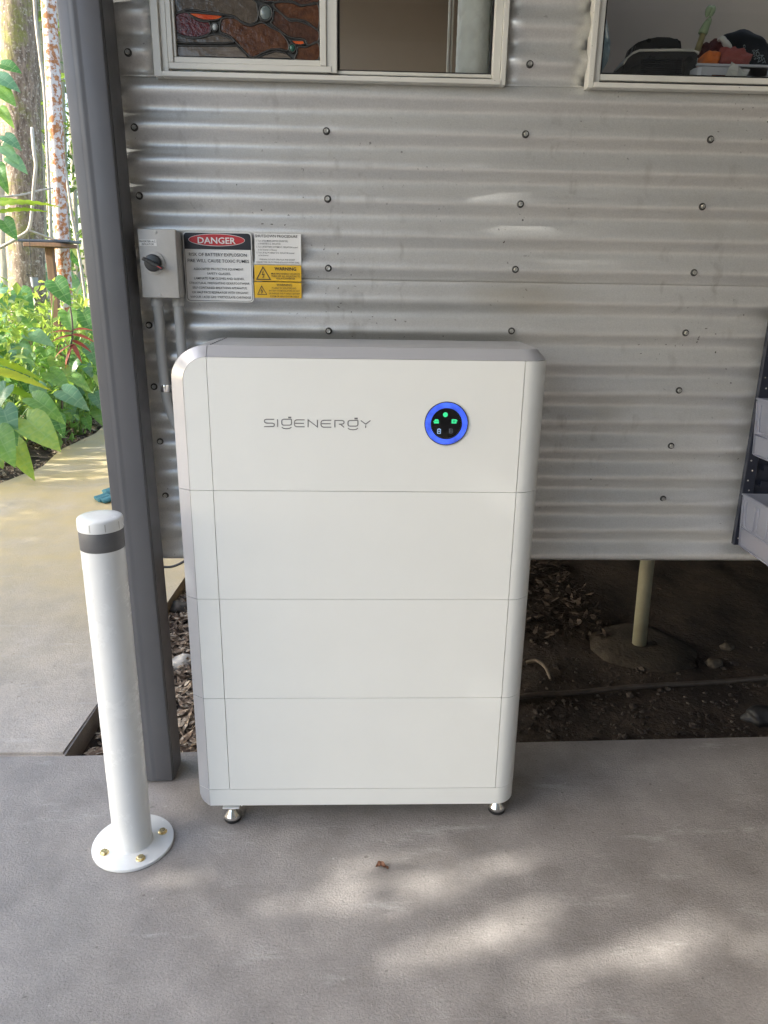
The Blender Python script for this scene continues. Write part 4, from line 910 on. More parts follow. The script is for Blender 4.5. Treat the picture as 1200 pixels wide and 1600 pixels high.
def bin_(x0, x1, ytop, zt, zb, lab, paper):
    E_ = empty('clear_bin', ((x0+x1)/2, .2, zb), lab, 'bin', 'clear bins hung on the louvred rack')
    yb = .2575; yf = ytop; ins = .012; t = .0022
    def wall(name, quad, nrm):
        bm = BM(); n = Vector(nrm)*t; A = [bm.verts.new(p) for p in quad]; B = [bm.verts.new(Vector(p)+n) for p in quad]
        bm.faces.new(A); bm.faces.new(B[::-1])
        for i in range(4): bm.faces.new((A[i], A[(i+1) % 4], B[(i+1) % 4], B[i]))
        return bobj(name, bm, M['bin'], E_)
    L = wall('side_wall', [(x0, yb, zt), (x0, yf, zt), (x0+ins, yf+.03, zb), (x0+ins, yb, zb)], (1, 0, 0))
    wall('side_wall', [(x1, yb, zt), (x1, yf, zt), (x1-ins, yf+.03, zb), (x1-ins, yb, zb)], (-1, 0, 0))
    wall('back_wall', [(x0+t, yb, zt), (x1-t, yb, zt), (x1-ins-t, yb, zb), (x0+ins+t, yb, zb)], (0, -1, 0))
    wall('front_wall', [(x0+t, yf+.008, zt-.03), (x1-t, yf+.008, zt-.03), (x1-ins-t, yf+.03, zb), (x0+ins+t, yf+.03, zb)], (0, 1, 0))
    wall('bin_floor', [(x0+ins+t, yb-t, zb), (x1-ins-t, yb-t, zb), (x1-ins-t, yf+.033, zb), (x0+ins+t, yf+.033, zb)], (0, 0, 1))
    bm = BM(); box(bm, x0-.004, x0+.003, yf-.002, yb+.002, zt, zt+.005, .0015); box(bm, x1-.003, x1+.004, yf-.002, yb+.002, zt, zt+.005, .0015); box(bm, x0+.0035, x1-.0035, yb-.004, yb+.002, zt, zt+.004); bobj('rim', bm, M['bin'], E_)
    def rib(pts):
        bm = BM(); tube(bm, pts, .0022, 6); bobj('rib', bm, M['bin'], L, smooth=True)
    def sp(u, w): # point on the left side: u from back to front, w from top to bottom
        y = yb+(yf+.03*w-yb)*u; return (x0+ins*w-.0015, y, zt+(zb-zt)*w)
    rib([sp(.02, .62), sp(.95, .62)]); rib([sp(.98, .0), sp(.98, 1)]); rib([sp(.06, .98), sp(.95, .98)])
    for a in (.12, .48): rib([sp(a, .08), sp(a, .52), sp(a+.03, .57), sp(a+.24, .57), sp(a+.27, .52), sp(a+.27, .08)])
    rib([sp(.02, .02), sp(.02, .98)])
    if paper:
        bm = BM(); box(bm, x0+ins+.006, x1-ins-.006, yf+.05, yb-.02, zb+.004, zb+.05, .004); bobj('paper_contents', bm, M['paper_brown'], E_)
bin_(1.421, 1.62, .07, 1.104, .957, 'upper clear plastic bin on the rack at the right edge', False)
bin_(1.425, 1.625, .07, .845, .700, 'lower clear plastic bin with brown paper inside, at the right edge', True)

# ================================================================== under the house
PZ = gh(1.53, 1.08)
pr = empty('pier_post', (1.565, 1.13, -.08), 'cream pipe stump holding up the house on a round concrete footing', 'stump')
bm = BM(); tube(bm, [(1.565, 1.13, -.06), (1.556, 1.13, .25), (1.548, 1.13, .65)], [.029, .0285, .0285], 24); bobj('pipe', bm, M['pier'], pr, smooth=True)
bm = BM(); lathe(bm, [(.25, -.11), (.225, -.078), (.19, -.060), (.15, -.055), (.10, -.053), (.03, -.052)], (1.575, 1.125, 0), 48)
for v_ in bm.verts:
    v_.co.x += .035*mnoise.noise(v_.co*9); v_.co.y += .035*mnoise.noise(v_.co*9+Vector((5, 0, 0))); v_.co.z += .003*mnoise.noise(v_.co*13)
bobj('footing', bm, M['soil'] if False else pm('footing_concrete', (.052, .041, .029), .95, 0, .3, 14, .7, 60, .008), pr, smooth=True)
def gz(px, py_, z=-.06): p = atz(px, py_, z); return Vector((p.x, p.y, gh(p.x, p.y)))
hp = [gz(760, 1098), gz(825, 1087), gz(900, 1081), gz(1000, 1075), gz(1100, 1067), gz(1200, 1058), gz(1320, 1050), gz(1500, 1040)]
bm = BM(); tube(bm, smoothpath([p+Vector((0, 0, .012)) for p in hp], 5), .0098, 10); tag(bobj('irrigation_pipe', bm, M['hose'], smooth=True), 'dark poly pipe lying along the soil under the house', 'pipe')
sk = [gz(822, 1035), gz(838, 1036), gz(852, 1046), gz(861, 1060)]
bm = BM(); tube(bm, smoothpath([p+Vector((0, 0, .008+.012*(i in (1, 2)))) for i, p in enumerate(sk)], 5), [.0075]*14+[.006, .005], 8); tag(bobj('bent_stick', bm, M['stick'], smooth=True), 'pale bent stick on the soil right beside the battery', 'stick')
for i, (px, py_, s, mt, lab) in enumerate([(1137, 1008, .024, 'rock', 'small tan stone farther back on the dark soil'), (1117, 1032, .03, 'rock', 'larger tan stone nearer the poly pipe on the dark soil'), (283, 1036, .045, 'pale_rock', 'pale stone among the litter between post and battery'), (280, 953, .05, 'rock', 'brown stone at the edge of the path behind the post'), (1188, 1118, .05, 'rubber', 'black lump at the right edge of the soil near the slab')]):
    p = gz(px, py_); bm = BM(); blob(bm, (p.x, p.y, p.z+s*.35), s*1.1, s*.9, s*.7, .5, 1.6, 3, i+2); tag(bobj('stone', bm, M[mt], smooth=True), lab, 'stone')
def chips(name, n, region, size, mat, lab, cat, zf=None, curl=.35):
    v = []; f = []
    for _ in range(n):
        x, y = region(); z = gh(x, y)+rnd.uniform(.0, .03); l = rnd.uniform(*size); w = l*rnd.uniform(.08, .5); a = rnd.uniform(0, 6.28); t = rnd.gauss(0, .35); r_ = rnd.gauss(0, .4)
        m = Matrix.Rotation(a, 3, 'Z') @ Matrix.Rotation(t, 3, 'Y') @ Matrix.Rotation(r_, 3, 'X'); c_ = l*curl*rnd.uniform(-.3, 1)
        b0 = len(v); q = [(-l/2, 0, c_*.3), (-l*.15, w/2, 0), (l*.2, w*.45, 0), (l/2, 0, c_*.4), (l*.2, -w*.45, 0), (-l*.15, -w/2, 0)]
        for p in q: d = m @ Vector(p); v.append((x+d.x, y+d.y, z+d.z+.004))
        f += [(b0, b0+1, b0+5), (b0+1, b0+2, b0+4, b0+5), (b0+2, b0+3, b0+4)]
    o = pobj(name, v, f, mat); tag(o, lab, cat, kind='stuff'); return o
def reg_gap():
    while True:
        x = rnd.uniform(-.46, .75); y = rnd.uniform(.36, 2.6)
        if rnd.random() < (1 if x < .1 else .5): return x, y
def reg_back(): return rnd.uniform(.6, 1.5)+abs(rnd.gauss(0, .25))*0, rnd.uniform(1.2, 2.4)
chips('leaf_litter', 9000, reg_gap, (.02, .07), M['litter'], 'dry leaf and bark litter on the soil beside the path', 'leaf litter')
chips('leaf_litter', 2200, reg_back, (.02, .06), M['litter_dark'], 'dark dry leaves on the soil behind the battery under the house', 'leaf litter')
def reg_bed():
    while True:
        x = rnd.uniform(-4.2, -1.95); y = rnd.uniform(2.6, 8)
        e = [(-2.12, 3.4), (-2.02, 3.9), (-2.13, 4.5), (-2.06, 5.2), (-2.25, 6.5), (-2.35, 9)]
        lim = -2.2
        for a, b in zip(e, e[1:]):
            if a[1] <= y <= b[1]: lim = a[0]+(b[0]-a[0])*(y-a[1])/(b[1]-a[1])
        if x < lim+.06*rnd.random(): return x, y
chips('leaf_litter', 3500, reg_bed, (.05, .16), M['litter'], 'fallen leaves covering the garden bed beyond the path', 'leaf litter')
v = []; f = []
t_ = BM(); bmesh.ops.create_icosphere(t_, subdivisions=1, radius=1); tv = [x.co.copy() for x in t_.verts]; tf = [[x.index for x in y.verts] for y in t_.faces]; t_.free()
for _ in range(700):
    x = rnd.uniform(.7, 2.3); y = .40+abs(rnd.gauss(0, .35)); s = rnd.uniform(.003, .009)*(1+(rnd.random() < .08)*1.2); z = gh(x, y); b0 = len(v); m = Matrix.Rotation(rnd.uniform(0, 6), 3, 'Z') @ Matrix.Diagonal((1.2*s, s, .7*s))
    for p in tv: d = m @ (p*rnd.uniform(.75, 1.15)); v.append((x+d.x, y+d.y, z+d.z+.002))
    f += [[b0+i for i in q] for q in tf]
tag(pobj('gravel', v, f, M['gravel']), 'small stones scattered over the dark soil under the house', 'gravel', kind='stuff')

# ================================================================== small things lying about
c = atz(597, 1356); bm = BM(); n = 10
for j in range(n+1):
    for i in range(5):
        t = j/n; w = math.sin(math.pi*min(1, t*1.02)**.8)*.0085+.0006; u = (i-2)/2
        bm.verts.new((c.x-.016+t*.032, c.y+u*w+.003*math.sin(t*5), .0015+abs(u)**1.5*.006+.004*math.sin(t*4)+.002*math.sin(t*17+i)))
bm.verts.ensure_lookup_table()
for j in range(n):
    for i in range(4): bm.faces.new([bm.verts[k] for k in (j*5+i, j*5+i+1, (j+1)*5+i+1, (j+1)*5+i)])
tag(bobj('fallen_leaf', bm, M['dry_leaf'], smooth=True), 'small curled brown leaf lying on the concrete before the battery', 'leaf')
gl = atz(176, 782); gE = empty('garden_glove', (gl.x, gl.y, .004), 'teal knitted garden glove lying on the path behind the bollard', 'glove')
def fold(pts, r, flat=.55):
    bm = BM(); tube(bm, smoothpath(pts, 6), r, 12)
    for v_ in bm.verts: v_.co.z = .004+(v_.co.z-.004)*flat if v_.co.z > .004 else .004
    return bm
def gp(px, py_, z): p = atz(px, py_, .0); return Vector((p.x, p.y, z))
bobj('palm', fold([gp(196, 772, .05), gp(186, 774, .07), gp(176, 776, .06), gp(166, 778, .05)], .05), M['teal'], gE, smooth=True)
for q in ([(170, 778), (160, 781), (149, 783)], [(172, 781), (162, 784), (153, 786)], [(176, 784), (168, 786), (160, 787)]):
    bobj('finger', fold([gp(a, b, .045-.01*i) for i, (a, b) in enumerate(q)], [.03]*(len(q)*6-6)+[.02]), M['teal'], gE, smooth=True)
bobj('cuff', fold([gp(178, 766, .06), gp(186, 767, .06), gp(194, 769, .06)], .04), M['teal'], gE, smooth=True)

# ================================================================== rainforest beyond the path
def leaf_mesh(name, L, Wd, heart=.22, droop=.25, fold_=.18, nst=22, nac=4, ripple=.010, mat=None):
    v = []; f = []; uv = []
    for j in range(nst+1):
        t = j/nst
        w = Wd*.5*(math.sin(math.pi*min(1, (t*.97+.03))**.62)**.85)*(1-.12*t) if t < 1 else 0.001
        for i in range(-nac, nac+1):
            u = i/nac; au = abs(u)
            back = heart*L*au**1.6*max(0, 1-t*3.2)   # lobes run back past the stalk
            y = t*L - back + .10*L*au*(1-t)*t - .0; x = u*w*(1.0)
            z = -droop*L*t*t + fold_*au*w - .22*w*au*au + ripple*math.sin(2*math.pi*(8*t-3.2*au))*(1-t*.6)
            v.append((x, y, z)); uv.append((u, t))
    m = 2*nac+1
    for j in range(nst):
        for i in range(m-1): f.append((j*m+i, j*m+i+1, (j+1)*m+i+1, (j+1)*m+i))
    me = bpy.data.meshes.new(name); me.from_pydata(v, [], f); me.update()
    l = me.uv_layers.new(name='UVMap')
    for p in me.polygons:
        p.use_smooth = True
        for li in p.loop_indices: l.data[li].uv = uv[me.loops[li].vertex_index]
    me.materials.append(mat); return me
def heart_mesh(name, wid, droop, fold_, mat, ripple=.012, curl=.0):
    out = [Vector((.012, .0, 0)), Vector((.09, -.13, 0)), Vector((.22, -.20, 0)), Vector((.36, -.13, 0)), Vector((.44, .06, 0)), Vector((.42, .26, 0)), Vector((.33, .50, 0)), Vector((.20, .74, 0)), Vector((.08, .90, 0)), Vector((.004, 1.0, 0))]
    mid = [Vector((0, t, 0)) for t in (0, .005, .015, .04, .13, .28, .48, .70, .86, 1.0)]
    A = smoothpath(mid, 3); B = smoothpath(out, 3); n = len(A); nac = 4; v = []; uv = []; f = []
    for j in range(n):
        t = j/(n-1)
        for i in range(-nac, nac+1):
            a = abs(i)/nac; p = A[j].lerp(B[j], a); x = p.x*wid/.44*.5*(1 if i >= 0 else -1)
            z = -droop*max(0, p.y)**2 - .25*droop*max(0, -p.y) + fold_*abs(x) - .55*x*x + ripple*math.sin(2*math.pi*(t*9))*a*(1.1-t) + curl*math.sin(6*p.y+3*x)*a
            v.append((x, p.y, z)); uv.append((i/nac, t))
    m = 2*nac+1
    for j in range(n-1):
        for i in range(m-1): f.append((j*m+i, j*m+i+1, (j+1)*m+i+1, (j+1)*m+i))
    me = bpy.data.meshes.new(name); me.from_pydata(v, [], f); me.update(); l = me.uv_layers.new(name='UVMap')
    for p in me.polygons:
        p.use_smooth = True
        for li in p.loop_indices: l.data[li].uv = uv[me.loops[li].vertex_index]
    me.materials.append(mat); return me
HEART = [heart_mesh('heart_leaf', .74, .25, .30, M['leaf'], .014, .03), heart_mesh('heart_leaf', .60, .45, .38, M['leaf'], .014, .04), heart_mesh('heart_leaf', .68, .35, .22, M['leaf_blue'], .018, .03)]
STRAP = leaf_mesh('strap_leaf', 1, .24, 0, .35, .3, 14, 2, 0, M['leaf_red']); LANCE = leaf_mesh('lance_leaf', 1, .30, 0, .3, .25, 14, 2, .004, M['leaf'])
LANCE2 = leaf_mesh('lance_leaf', 1, .34, 0, .35, .2, 14, 2, .006, M['leaf_pale']); SWORD = leaf_mesh('sword_frond', 1, .17, 0, .25, .25, 26, 2, .012, M['leaf_yellow'])
def orient(tip, nrm):   # local +y towards the tip, local +z towards nrm
    y = Vector(tip).normalized(); z = Vector(nrm); z = (z-y*z.dot(y)).normalized(); x = y.cross(z)
    return Matrix((x, y, z)).transposed().to_euler()
tocam = lambda p: (CAM-Vector(p)).normalized()
def plant(name, base, leaves, lab, stem_mat='leaf', cat='plant', grp=None, stem_r=.007):
    """leaves: (point, tip direction, normal, size, mesh)"""
    E_ = empty(name, base, lab, cat, grp)
    for p, tip, nrm, s, me in leaves:
        p = Vector(p); o = link('leaf', me, None, E_, loc=p, rot=orient(tip, nrm), scl=s)
        b = Vector(base)+Vector((rnd.uniform(-.04, .04), rnd.uniform(-.04, .04), 0)); mid = b.lerp(p, .55)+Vector((rnd.uniform(-.05, .05), rnd.uniform(-.05, .05), .25*(p-b).length*.5))
        bm = BM(); tube(bm, smoothpath([b, mid, p], 5), [stem_r*(1-.5*k/10) for k in range(11)], 5); bobj('stalk', bm, M[stem_mat], E_, smooth=True)
    return E_
def dirp(px, py_):  # direction in the picture -> direction in the vertical plane facing the camera, leaning a bit forward
    return (RT*px - UP*py_).normalized()
def LF(px, py_, Y, tx, ty, s, k=0, lean_=.55):
    p = at(px, py_, Y); tip = (dirp(tx, ty) - _fw*.25).normalized(); nrm = tocam(p)*lean_+Vector((-.3, -.1, .75))
    return (p, tip, nrm, s*.72, HEART[k])
def ground_pt(x, y): return (x, y, gh(x, y))
plant('philodendron', ground_pt(-2.3, 3.55), [LF(20, 695, 3.45, .75, 1, .36, 1), LF(42, 655, 3.45, 1, .75, .44, 0), LF(52, 622, 3.6, 1, .55, .36, 1), LF(6, 640, 3.4, .4, 1, .34, 2), LF(-4, 675, 3.3, .6, 1, .36, 0), LF(8, 605, 3.6, -.5, 1, .30, 2)], 'large heart-leaved plant spilling onto the path at left')
plant('philodendron', ground_pt(-2.45, 4.2), [LF(58, 602, 4.2, .45, 1, .26, 2), LF(98, 610, 4.2, 1, .55, .34, 2), LF(90, 652, 4.1, .4, 1, .22, 0), LF(78, 582, 4.5, .9, .6, .30, 0), LF(36, 575, 4.3, .2, 1, .28, 1), LF(112, 588, 4.6, .9, .5, .26, 1)], 'blue-green heart-leaved plant at the middle of the path edge')
plant('philodendron', ground_pt(-2.4, 5.0), [LF(86, 440, 5.0, .75, 1, .34, 0), LF(105, 488, 5.0, .35, 1, .30, 0), LF(130, 488, 5.1, .5, 1, .30, 0), LF(70, 545, 4.8, .4, 1, .28, 0), LF(85, 560, 4.7, .3, 1, .26, 1), LF(140, 540, 5.2, .4, 1, .28, 2), LF(118, 560, 5.0, -.3, 1, .26, 0)], 'tall heart-leaved plant rising behind the red shoots')
plant('philodendron', ground_pt(-3.0, 4.6), [LF(32, 455, 4.8, .6, .9, .30, 0), LF(14, 465, 4.7, -.3, 1, .28, 2), LF(2, 450, 4.7, -.6, .7, .30, 2), LF(46, 520, 4.5, 1, .35, .30, 2), LF(30, 538, 4.5, .5, .6, .28, 2), LF(10, 545, 4.4, .3, 1, .30, 2), LF(-5, 520, 4.4, .4, 1, .3, 1), LF(40, 495, 4.7, .8, .8, .26, 1)], 'broad-leaved plant below the big tree at the left edge')
plant('philodendron', ground_pt(-3.2, 4.2), [LF(-6, 118, 4.2, 1, .5, .26, 2), LF(2, 100, 4.3, 1, .35, .22, 0), LF(-2, 138, 4.2, 1, .9, .24, 0), LF(8, 212, 4.2, 1, .7, .20, 2), LF(4, 228, 4.2, .9, .8, .22, 2), LF(16, 246, 4.2, 1, .75, .22, 2), LF(-4, 260, 4.2, .4, 1, .26, 1), LF(6, 345, 4.3, .8, 1, .24, 0), LF(0, 170, 4.2, .8, .9, .2, 1)], 'tall leafy plant reaching up in front of the big trunk', stem_r=.005)
def wildplant(cx_, cy_, n, h, s, lab, meshes=HEART):
    Ls = []
    for k in range(n):
        a = rnd.uniform(0, 6.28); r_ = rnd.uniform(.05, .45)*h; z = gh(cx_, cy_)+rnd.uniform(.25, 1)*h
        p = (cx_+r_*math.cos(a), cy_+r_*math.sin(a), z); tip = Vector((math.cos(a)*.7+.1, math.sin(a)*.6-.35, -.75)); nrm = Vector((math.cos(a)*.4-.2, math.sin(a)*.3-.4, .8))
        Ls.append((p, tip, nrm, s*rnd.uniform(.7, 1.25), rnd.choice(meshes)))
    return plant('understorey_plant', ground_pt(cx_, cy_), Ls, lab, grp='understorey plants in the rainforest')
for k, (x, y, n, h, s) in enumerate([(-2.45, 3.75, 14, .75, .15), (-2.7, 4.15, 16, 1.0, .16), (-2.35, 4.75, 16, .8, .15), (-2.65, 4.95, 16, 1.2, .16), (-2.25, 5.3, 14, .7, .15), (-2.9, 4.4, 14, 1.3, .15), (-2.55, 5.6, 16, 1.3, .17), (-2.65, 5.6, 12, .9, .26), (-3.1, 5.4, 14, 1.1, .28), (-2.5, 6.4, 12, .8, .24), (-3.6, 6.4, 14, 1.3, .28), (-3.0, 7.0, 12, 1.1, .26), (-2.7, 3.9, 10, .6, .24), (-2.9, 3.3, 10, .7, .28), (-3.4, 5.0, 12, 1.0, .28), (-2.2, 7.4, 14, 1.4, .26), (-2.75, 4.7, 12, .62, .24), (-2.35, 5.7, 10, .55, .22), (-4.3, 7.4, 14, 1.6, .3), (-3.5, 8.4, 16, 1.8, .3), (-2.4, 8.6, 16, 2.0, .3)]):
    wildplant(x, y, n, h, s, 'leafy green understorey plant crowded among the others on the rainforest floor', HEART+[LANCE, LANCE2, LANCE2])
# red-leaved shoots
rb = ground_pt(-2.18, 4.75); rp = empty('red_shoots', rb, 'upright plant with arching red young leaves near the path', 'plant')
rt_ = at(113, 528, 4.7); bm = BM(); tube(bm, smoothpath([rb, (rb[0]+.02, rb[1], .4), rt_, rt_+Vector((.01, 0, .25))], 5), [.010]*8+[.007]*8, 6); bobj('stem', bm, M['stick'], rp, smooth=True)
for tx, ty, s, dz in ((-1, .12, .22, .02), (-1, .45, .20, -.05), (-.6, 1, .20, -.06), (1, .1, .2, .03), (1, .35, .18, -.02), (-.8, -.15, .18, .05), (.8, -.2, .18, .06), (.5, .9, .16, -.05)):
    link('leaf', STRAP, None, rp, loc=rt_+Vector((0, 0, dz)), rot=orient(dirp(tx, ty)-_fw*.2, Vector((-.2, -.3, .9))), scl=s)
# yellow-green sword fern
fb = ground_pt(-3.05, 4.4); fr = empty('sword_fern', fb, 'yellow-green strap-leaved fern arching in from the left edge', 'fern')
for px, py_, Y, tx, ty, s in ((-20, 322, 4.4, 1, -.18, .52), (-14, 334, 4.35, 1, -.22, .42), (-20, 312, 4.5, 1, -.05, .36), (-25, 575, 3.9, 1, .18, .5), (-20, 596, 3.9, 1, .25, .45), (-12, 560, 4.0, 1, .3, .40)):
    link('leaf', SWORD, None, fr, loc=at(px, py_, Y), rot=orient(dirp(tx, ty)-_fw*.1, Vector((-.2, -.5, .8))), scl=s)
bm = BM(); tube(bm, smoothpath([fb, at(-30, 600, 4.2), at(-40, 330, 4.5)], 6), .02, 6); bobj('rootstock', bm, M['bark_brown'], fr, smooth=True)

def leaf_cloud(pts, size, mat, name, par):
    v = []; f = []
    for p in pts:
        l = size*rnd.uniform(.6, 1.4); a = Matrix.Rotation(rnd.uniform(0, 6.28), 3, 'Z') @ Matrix.Rotation(rnd.gauss(.5, .6), 3, 'X') @ Matrix.Rotation(rnd.gauss(0, .5), 3, 'Y'); b0 = len(v)
        for q in ((0, -l*.5, 0), (l*.24, 0, l*.06), (0, l*.5, -l*.1), (-l*.24, 0, l*.06)):
            d = a @ Vector(q); v.append((p[0]+d.x, p[1]+d.y, p[2]+d.z))
        f += [(b0, b0+1, b0+2), (b0, b0+2, b0+3)]
    return pobj(name, v, f, mat, par)
def trunk(bm, pts, r0, r1, seg=16, rough=.12, n=8):
    P = smoothpath(pts, n); m = len(P); tube(bm, P, [r0+(r1-r0)*k/(m-1) for k in range(m)], seg)
    for v_ in bm.verts:
        k = mnoise.noise(v_.co*Vector((5, 5, 1.6)))*rough*r0; c_ = min(P, key=lambda q: abs(q.z-v_.co.z)); d = (v_.co-c_); d.z = 0
        if d.length > 1e-6: v_.co += d.normalized()*k
def clump(c, r, n): return [(c[0]+rnd.gauss(0, r*.5), c[1]+rnd.gauss(0, r*.5), c[2]+rnd.gauss(0, r*.38)) for _ in range(n)]
def tree(name, pts, r0, r1, mat, lab, crown_c, crown_r, n, size=.16, cmat='canopy', grp=None):
    E_ = empty(name, pts[0], lab, 'tree', grp); bm = BM(); trunk(bm, pts, r0, r1); bobj('trunk', bm, mat, E_, smooth=True)
    t = Vector(pts[-1]); P = []; cl = []
    for k in range(9):
        c_ = (crown_c[0]+rnd.gauss(0, crown_r*.5), crown_c[1]+rnd.gauss(0, crown_r*.5), crown_c[2]+rnd.gauss(0, crown_r*.35)); cl.append(c_); P += clump(c_, crown_r*.55, n//9)
        if k < 5: bm = BM(); tube(bm, smoothpath([t-Vector((0, 0, .6)), t.lerp(Vector(c_), .5)+Vector((0, 0, .2)), c_], 4), [r1*.6*(1-.09*i) for i in range(9)], 6); bobj('limb', bm, mat, E_, smooth=True)
    leaf_cloud(P, size, M[cmat], 'crown', E_); return E_
def vert(px0, py0, px1, py1, Y): a = at(px0, py0, Y); b = at(px1, py1, Y); return a, b
def trunk_line(px0, px1, Y, ztop=5.5):   # from the picture: x at image top and x at y = 400
    a = at(px0, 0, Y); b = at(px1, 400, Y); d = (a-b)/(a.z-b.z); g_ = b+d*(gh(b.x, Y)-.05-b.z)
    return [tuple(g_), tuple(b), tuple(a), tuple(a+d*(ztop-a.z))]
tree('rainforest_tree', trunk_line(27, 42, 7.2, 7.5), .21, .17, M['bark_brown'], 'thick brown mossy tree trunk at the upper left', (-3.6, 7.4, 8.6), 2.0, 1500, .2)
tree('rainforest_tree', trunk_line(76, 98, 6.0, 6.5), .073, .062, M['bark_lichen'], 'slim trunk blotched with orange and white lichen beside the post', (-2.2, 6.2, 7.6), 1.5, 900, .18)
tree('rainforest_tree', trunk_line(118, 140, 7.8, 7), .05, .04, M['bark_pale'], 'pale slim trunk partly hidden behind the post', (-2.2, 7.8, 8), 1.4, 700, .18)
tree('rainforest_tree', trunk_line(46, 62, 9.2, 7), .07, .06, M['bark_pale'], 'pale trunk farther off between the mossy and lichen trunks', (-4.0, 9.3, 8.3), 1.5, 700, .2)
tree('rainforest_tree', trunk_line(-8, 8, 8.0, 7), .10, .08, M['bark_pale'], 'pale trunk at the very left edge behind the mossy tree', (-5, 8.2, 8.3), 1.5, 700, .2)
for k, (a, b, Y, r_) in enumerate([(56, 70, 10.5, .05), (90, 106, 11.5, .06), (62, 80, 13, .05), (104, 120, 12.5, .05), (30, 48, 12, .06), (8, 28, 11, .05)]):
    tree('distant_tree', trunk_line(a, b, Y, 8), r_, r_*.8, M['bark_pale'], 'thin pale trunk standing far back in the rainforest', (at(a, 0, Y).x-.3, Y, 8.5), 1.4, 400, .22, 'far_leaf', 'thin far trunks in the rainforest')
def vine(pts, r_, mat, lab):
    bm = BM(); tube(bm, smoothpath(pts, 6), r_, 6); tag(bobj('liana', bm, M[mat], smooth=True), lab, 'vine')
vine([at(52, -40, 6.6), at(56, 30, 6.6), at(63, 90, 6.6), at(70, 150, 6.6), at(74, 230, 6.6), at(78, 330, 6.6), at(80, 400, 6.6), at(84, 520, 6.5)], .016, 'bark_pale', 'pale straight liana hanging just left of the lichen trunk')
vine([at(92, 180, 6.3), at(98, 240, 6.3), at(106, 290, 6.3), at(113, 340, 6.3), at(122, 390, 6.3), at(130, 440, 6.3), at(140, 520, 6.3)], .014, 'bark_pale', 'pale liana slanting down between lichen trunk and post')
vine([at(-10, 392, 5.2), at(10, 382, 5.2), at(30, 370, 5.2), at(45, 358, 5.2), at(50, 330, 5.2), at(53, 290, 5.2), at(56, 258, 5.2), at(53, 235, 5.2), at(50, 200, 5.3)], .014, 'bark_pale', 'smooth bent branch crossing in front of the mossy trunk')
vine([at(45, 360, 5.2), at(62, 366, 5.3), at(78, 372, 5.5), at(100, 378, 5.7)], .010, 'bark_pale', 'thin side branch running right above the feeder table')
vine([at(-6, 308, 5.3), at(30, 305, 5.4), at(60, 298, 5.6), at(82, 294, 5.8)], .009, 'bark_pale', 'thin level twig above the yellow fern')
# feeder table
fx = at(76, 384, 5.7); fe = empty('feeder_table', (fx.x, 5.7, gh(fx.x, 5.7)), 'dark flat feeder tray on a timber post in the rainforest', 'feeder')
a = at(38, 377, 5.7); b = at(118, 377, 5.7)
bobj('tray', box(BM(), a.x, b.x, 5.55, 5.85, a.z-.010, a.z+.012, .004), M['feeder_roof'], fe); bobj('batten', box(BM(), a.x+.07, b.x-.06, 5.5, 5.9, a.z-.05, a.z-.016, .003), M['timber'], fe)
bobj('post', box(BM(), fx.x-.033, fx.x+.033, 5.68, 5.745, gh(fx.x, 5.7)-.05, a.z-.051, .004), M['timber'], fe)
pc = at(54, 441, 5.4); hpE = empty('hanging_pot', tuple(pc), 'small grey pot hanging from a hook among the leaves', 'pot')
bobj('cup', lathe(BM(), [(.024, -.045), (.03, -.03), (.033, .035), (.035, .036), (.035, .042)], pc, 18), M['pot_grey'], hpE, angle=40)
bm = BM(); tube(bm, smoothpath([pc+Vector((-.035, 0, .04)), pc+Vector((-.06, 0, .07)), pc+Vector((-.02, 0, .1)), pc+Vector((.0, .02, .5))], 5), .003, 5); bobj('hanger', bm, M['rubber'], hpE, smooth=True)
# far foliage mass
P = []
for k in range(260):
    y = rnd.uniform(8.5, 17); x0 = at(0, 300, y).x-1.5; x1 = at(150, 300, y).x+2.5; c_ = (rnd.uniform(x0, x1), y, rnd.uniform(.2, 7)); P += clump(c_, .7, 55)
o = leaf_cloud(P, .17, M['far_leaf'], 'far_rainforest', None); tag(o, 'sunlit mass of distant rainforest foliage behind the trunks', 'foliage', kind='stuff')
P = []
for k in range(120):
    y = rnd.uniform(4.5, 8.5); c_ = (at(rnd.uniform(-60, 170), 450, y).x, y, gh(-3, y)+rnd.uniform(.05, .7)); P += clump(c_, .25, 34)
P2 = []
for k in range(150):
    y = rnd.uniform(3.9, 8); c_ = (at(rnd.uniform(-40, 165), 500, y).x-.05, y, gh(-3, y)+rnd.uniform(.1, 1.25)); P2 += clump(c_, .22, 16)
o = leaf_cloud([p for p in P2 if p[0] < -2.12], .10, M['leaf_pale'], 'pale_shrubbery', None); tag(o, 'fine pale yellow-green foliage mixed through the rainforest plants', 'foliage', kind='stuff')
o = leaf_cloud([p for p in P if p[0] < -2.1], .11, M['leaf'], 'ground_cover', None); tag(o, 'low tangled ground cover between the rainforest plants', 'ground cover', kind='stuff')

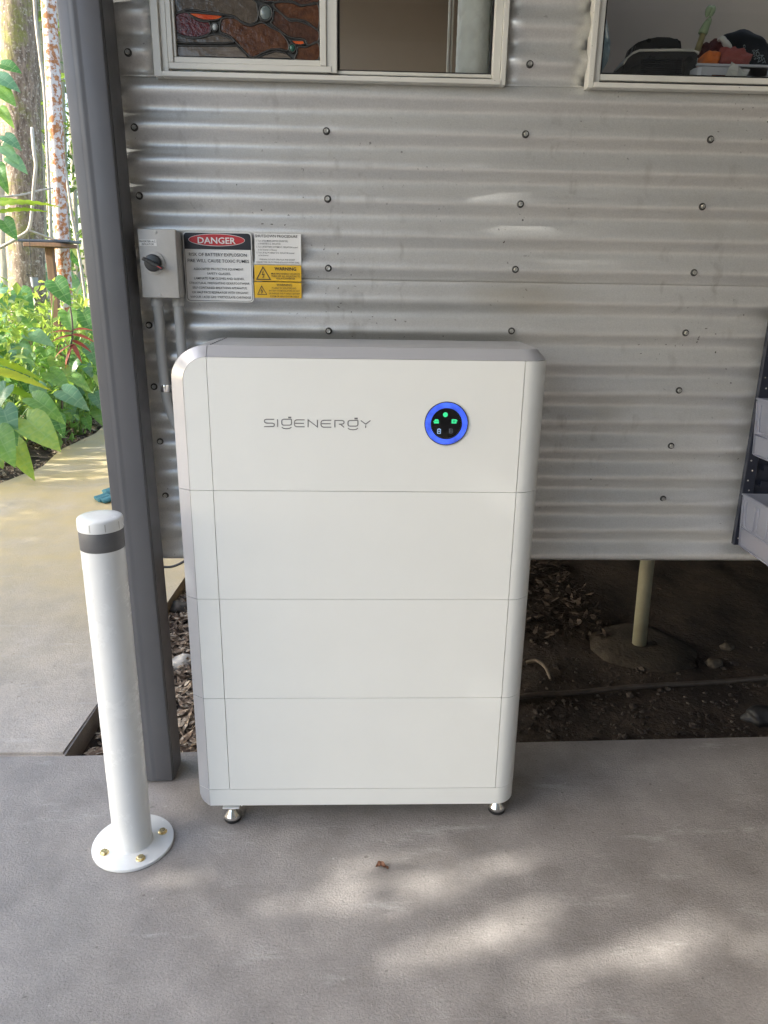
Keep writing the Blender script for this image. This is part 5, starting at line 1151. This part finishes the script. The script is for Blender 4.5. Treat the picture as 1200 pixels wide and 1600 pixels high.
# ================================================================== trees to the left, whose crowns filter the sun over the carport
ZONES = [(.28, -.20, .55, .17, .44), (.97, -.42, .50, .19, .44), (.62, -.06, .40, .12, .20), (1.3, -.13, .40, .12, .08), (.5, -.50, .5, .14, .02),   # dapples on the slab: x, y, radii, openness
         (1.80, .17, .75, .16, .0), (3.18, .74, .55, .13, .40), (3.7, .84, .25, .12, .45), (-1.7, 3.66, .50, .18, .35), (-1.62, 3.98, .55, .17, .35)]
def sun_open(p):   # gaps in the crowns, as streaky as the light they let through
    k = p[2]/SUN_DIR.z; x = p[0]-SUN_DIR.x*k; y = p[1]-SUN_DIR.y*k; best = -1
    for hx, hy, rx, ry, op in ZONES:
        d = math.sqrt(((x-hx)/rx)**2+((y-hy)/ry)**2)
        if d < 1.25: best = max(best, op*min(1, 2.2*(1.25-d)) - max(0, d-.7)*.8)
    if best < -.5: return False
    v_ = mnoise.noise(Vector((x*4.2, y*12, 3.7)))*.75+mnoise.noise(Vector((x*11, y*26, 9.1)))*.35
    return v_+best > 0 and rnd.random() < .92
def canopy_tree(x, y, h, cr, n, lab):
    E_ = empty('shade_tree', (x, y, gh(x, y)), lab, 'tree', 'shade trees left of the carport'); bm = BM(); top_ = h-cr*.6
    trunk(bm, [(x, y, -.1), (x+.15, y, top_*.5), (x-.05, y+.1, top_)], .17, .11); bobj('trunk', bm, M['bark_brown'], E_, smooth=True)
    P = []
    for k in range(26):
        a = rnd.uniform(0, 6.28); q = rnd.random()**.5*cr; c_ = (x+q*math.cos(a), y+q*math.sin(a), h+rnd.gauss(0, cr*.42)); P += clump(c_, cr*.42, n//26)
        if k < 7: bm = BM(); tube(bm, smoothpath([(x, y, top_-.4), ((x+c_[0])/2, (y+c_[1])/2, (top_+c_[2])/2+.2), c_], 4), [.07*(1-.09*i) for i in range(9)], 6); bobj('limb', bm, M['bark_brown'], E_, smooth=True)
    leaf_cloud([p for p in P if not sun_open(p)], .145, M['canopy'], 'crown', E_)
rnd.seed(21)
for k, (x, y, h, cr) in enumerate([(-8.6, -3.0, 4.4, 1.5), (-8.4, -1.2, 4.3, 1.5), (-8.8, .6, 4.5, 1.5), (-8.5, 2.3, 4.2, 1.4), (-10.4, -2.2, 6.2, 1.6), (-10.6, 0, 6.4, 1.6), (-11.8, -2.4, 8.2, 1.5), (-11.8, -.2, 8.3, 1.5)]):
    canopy_tree(x, y, h, cr, 8500, 'leafy shade tree standing left of the carport beyond the path')
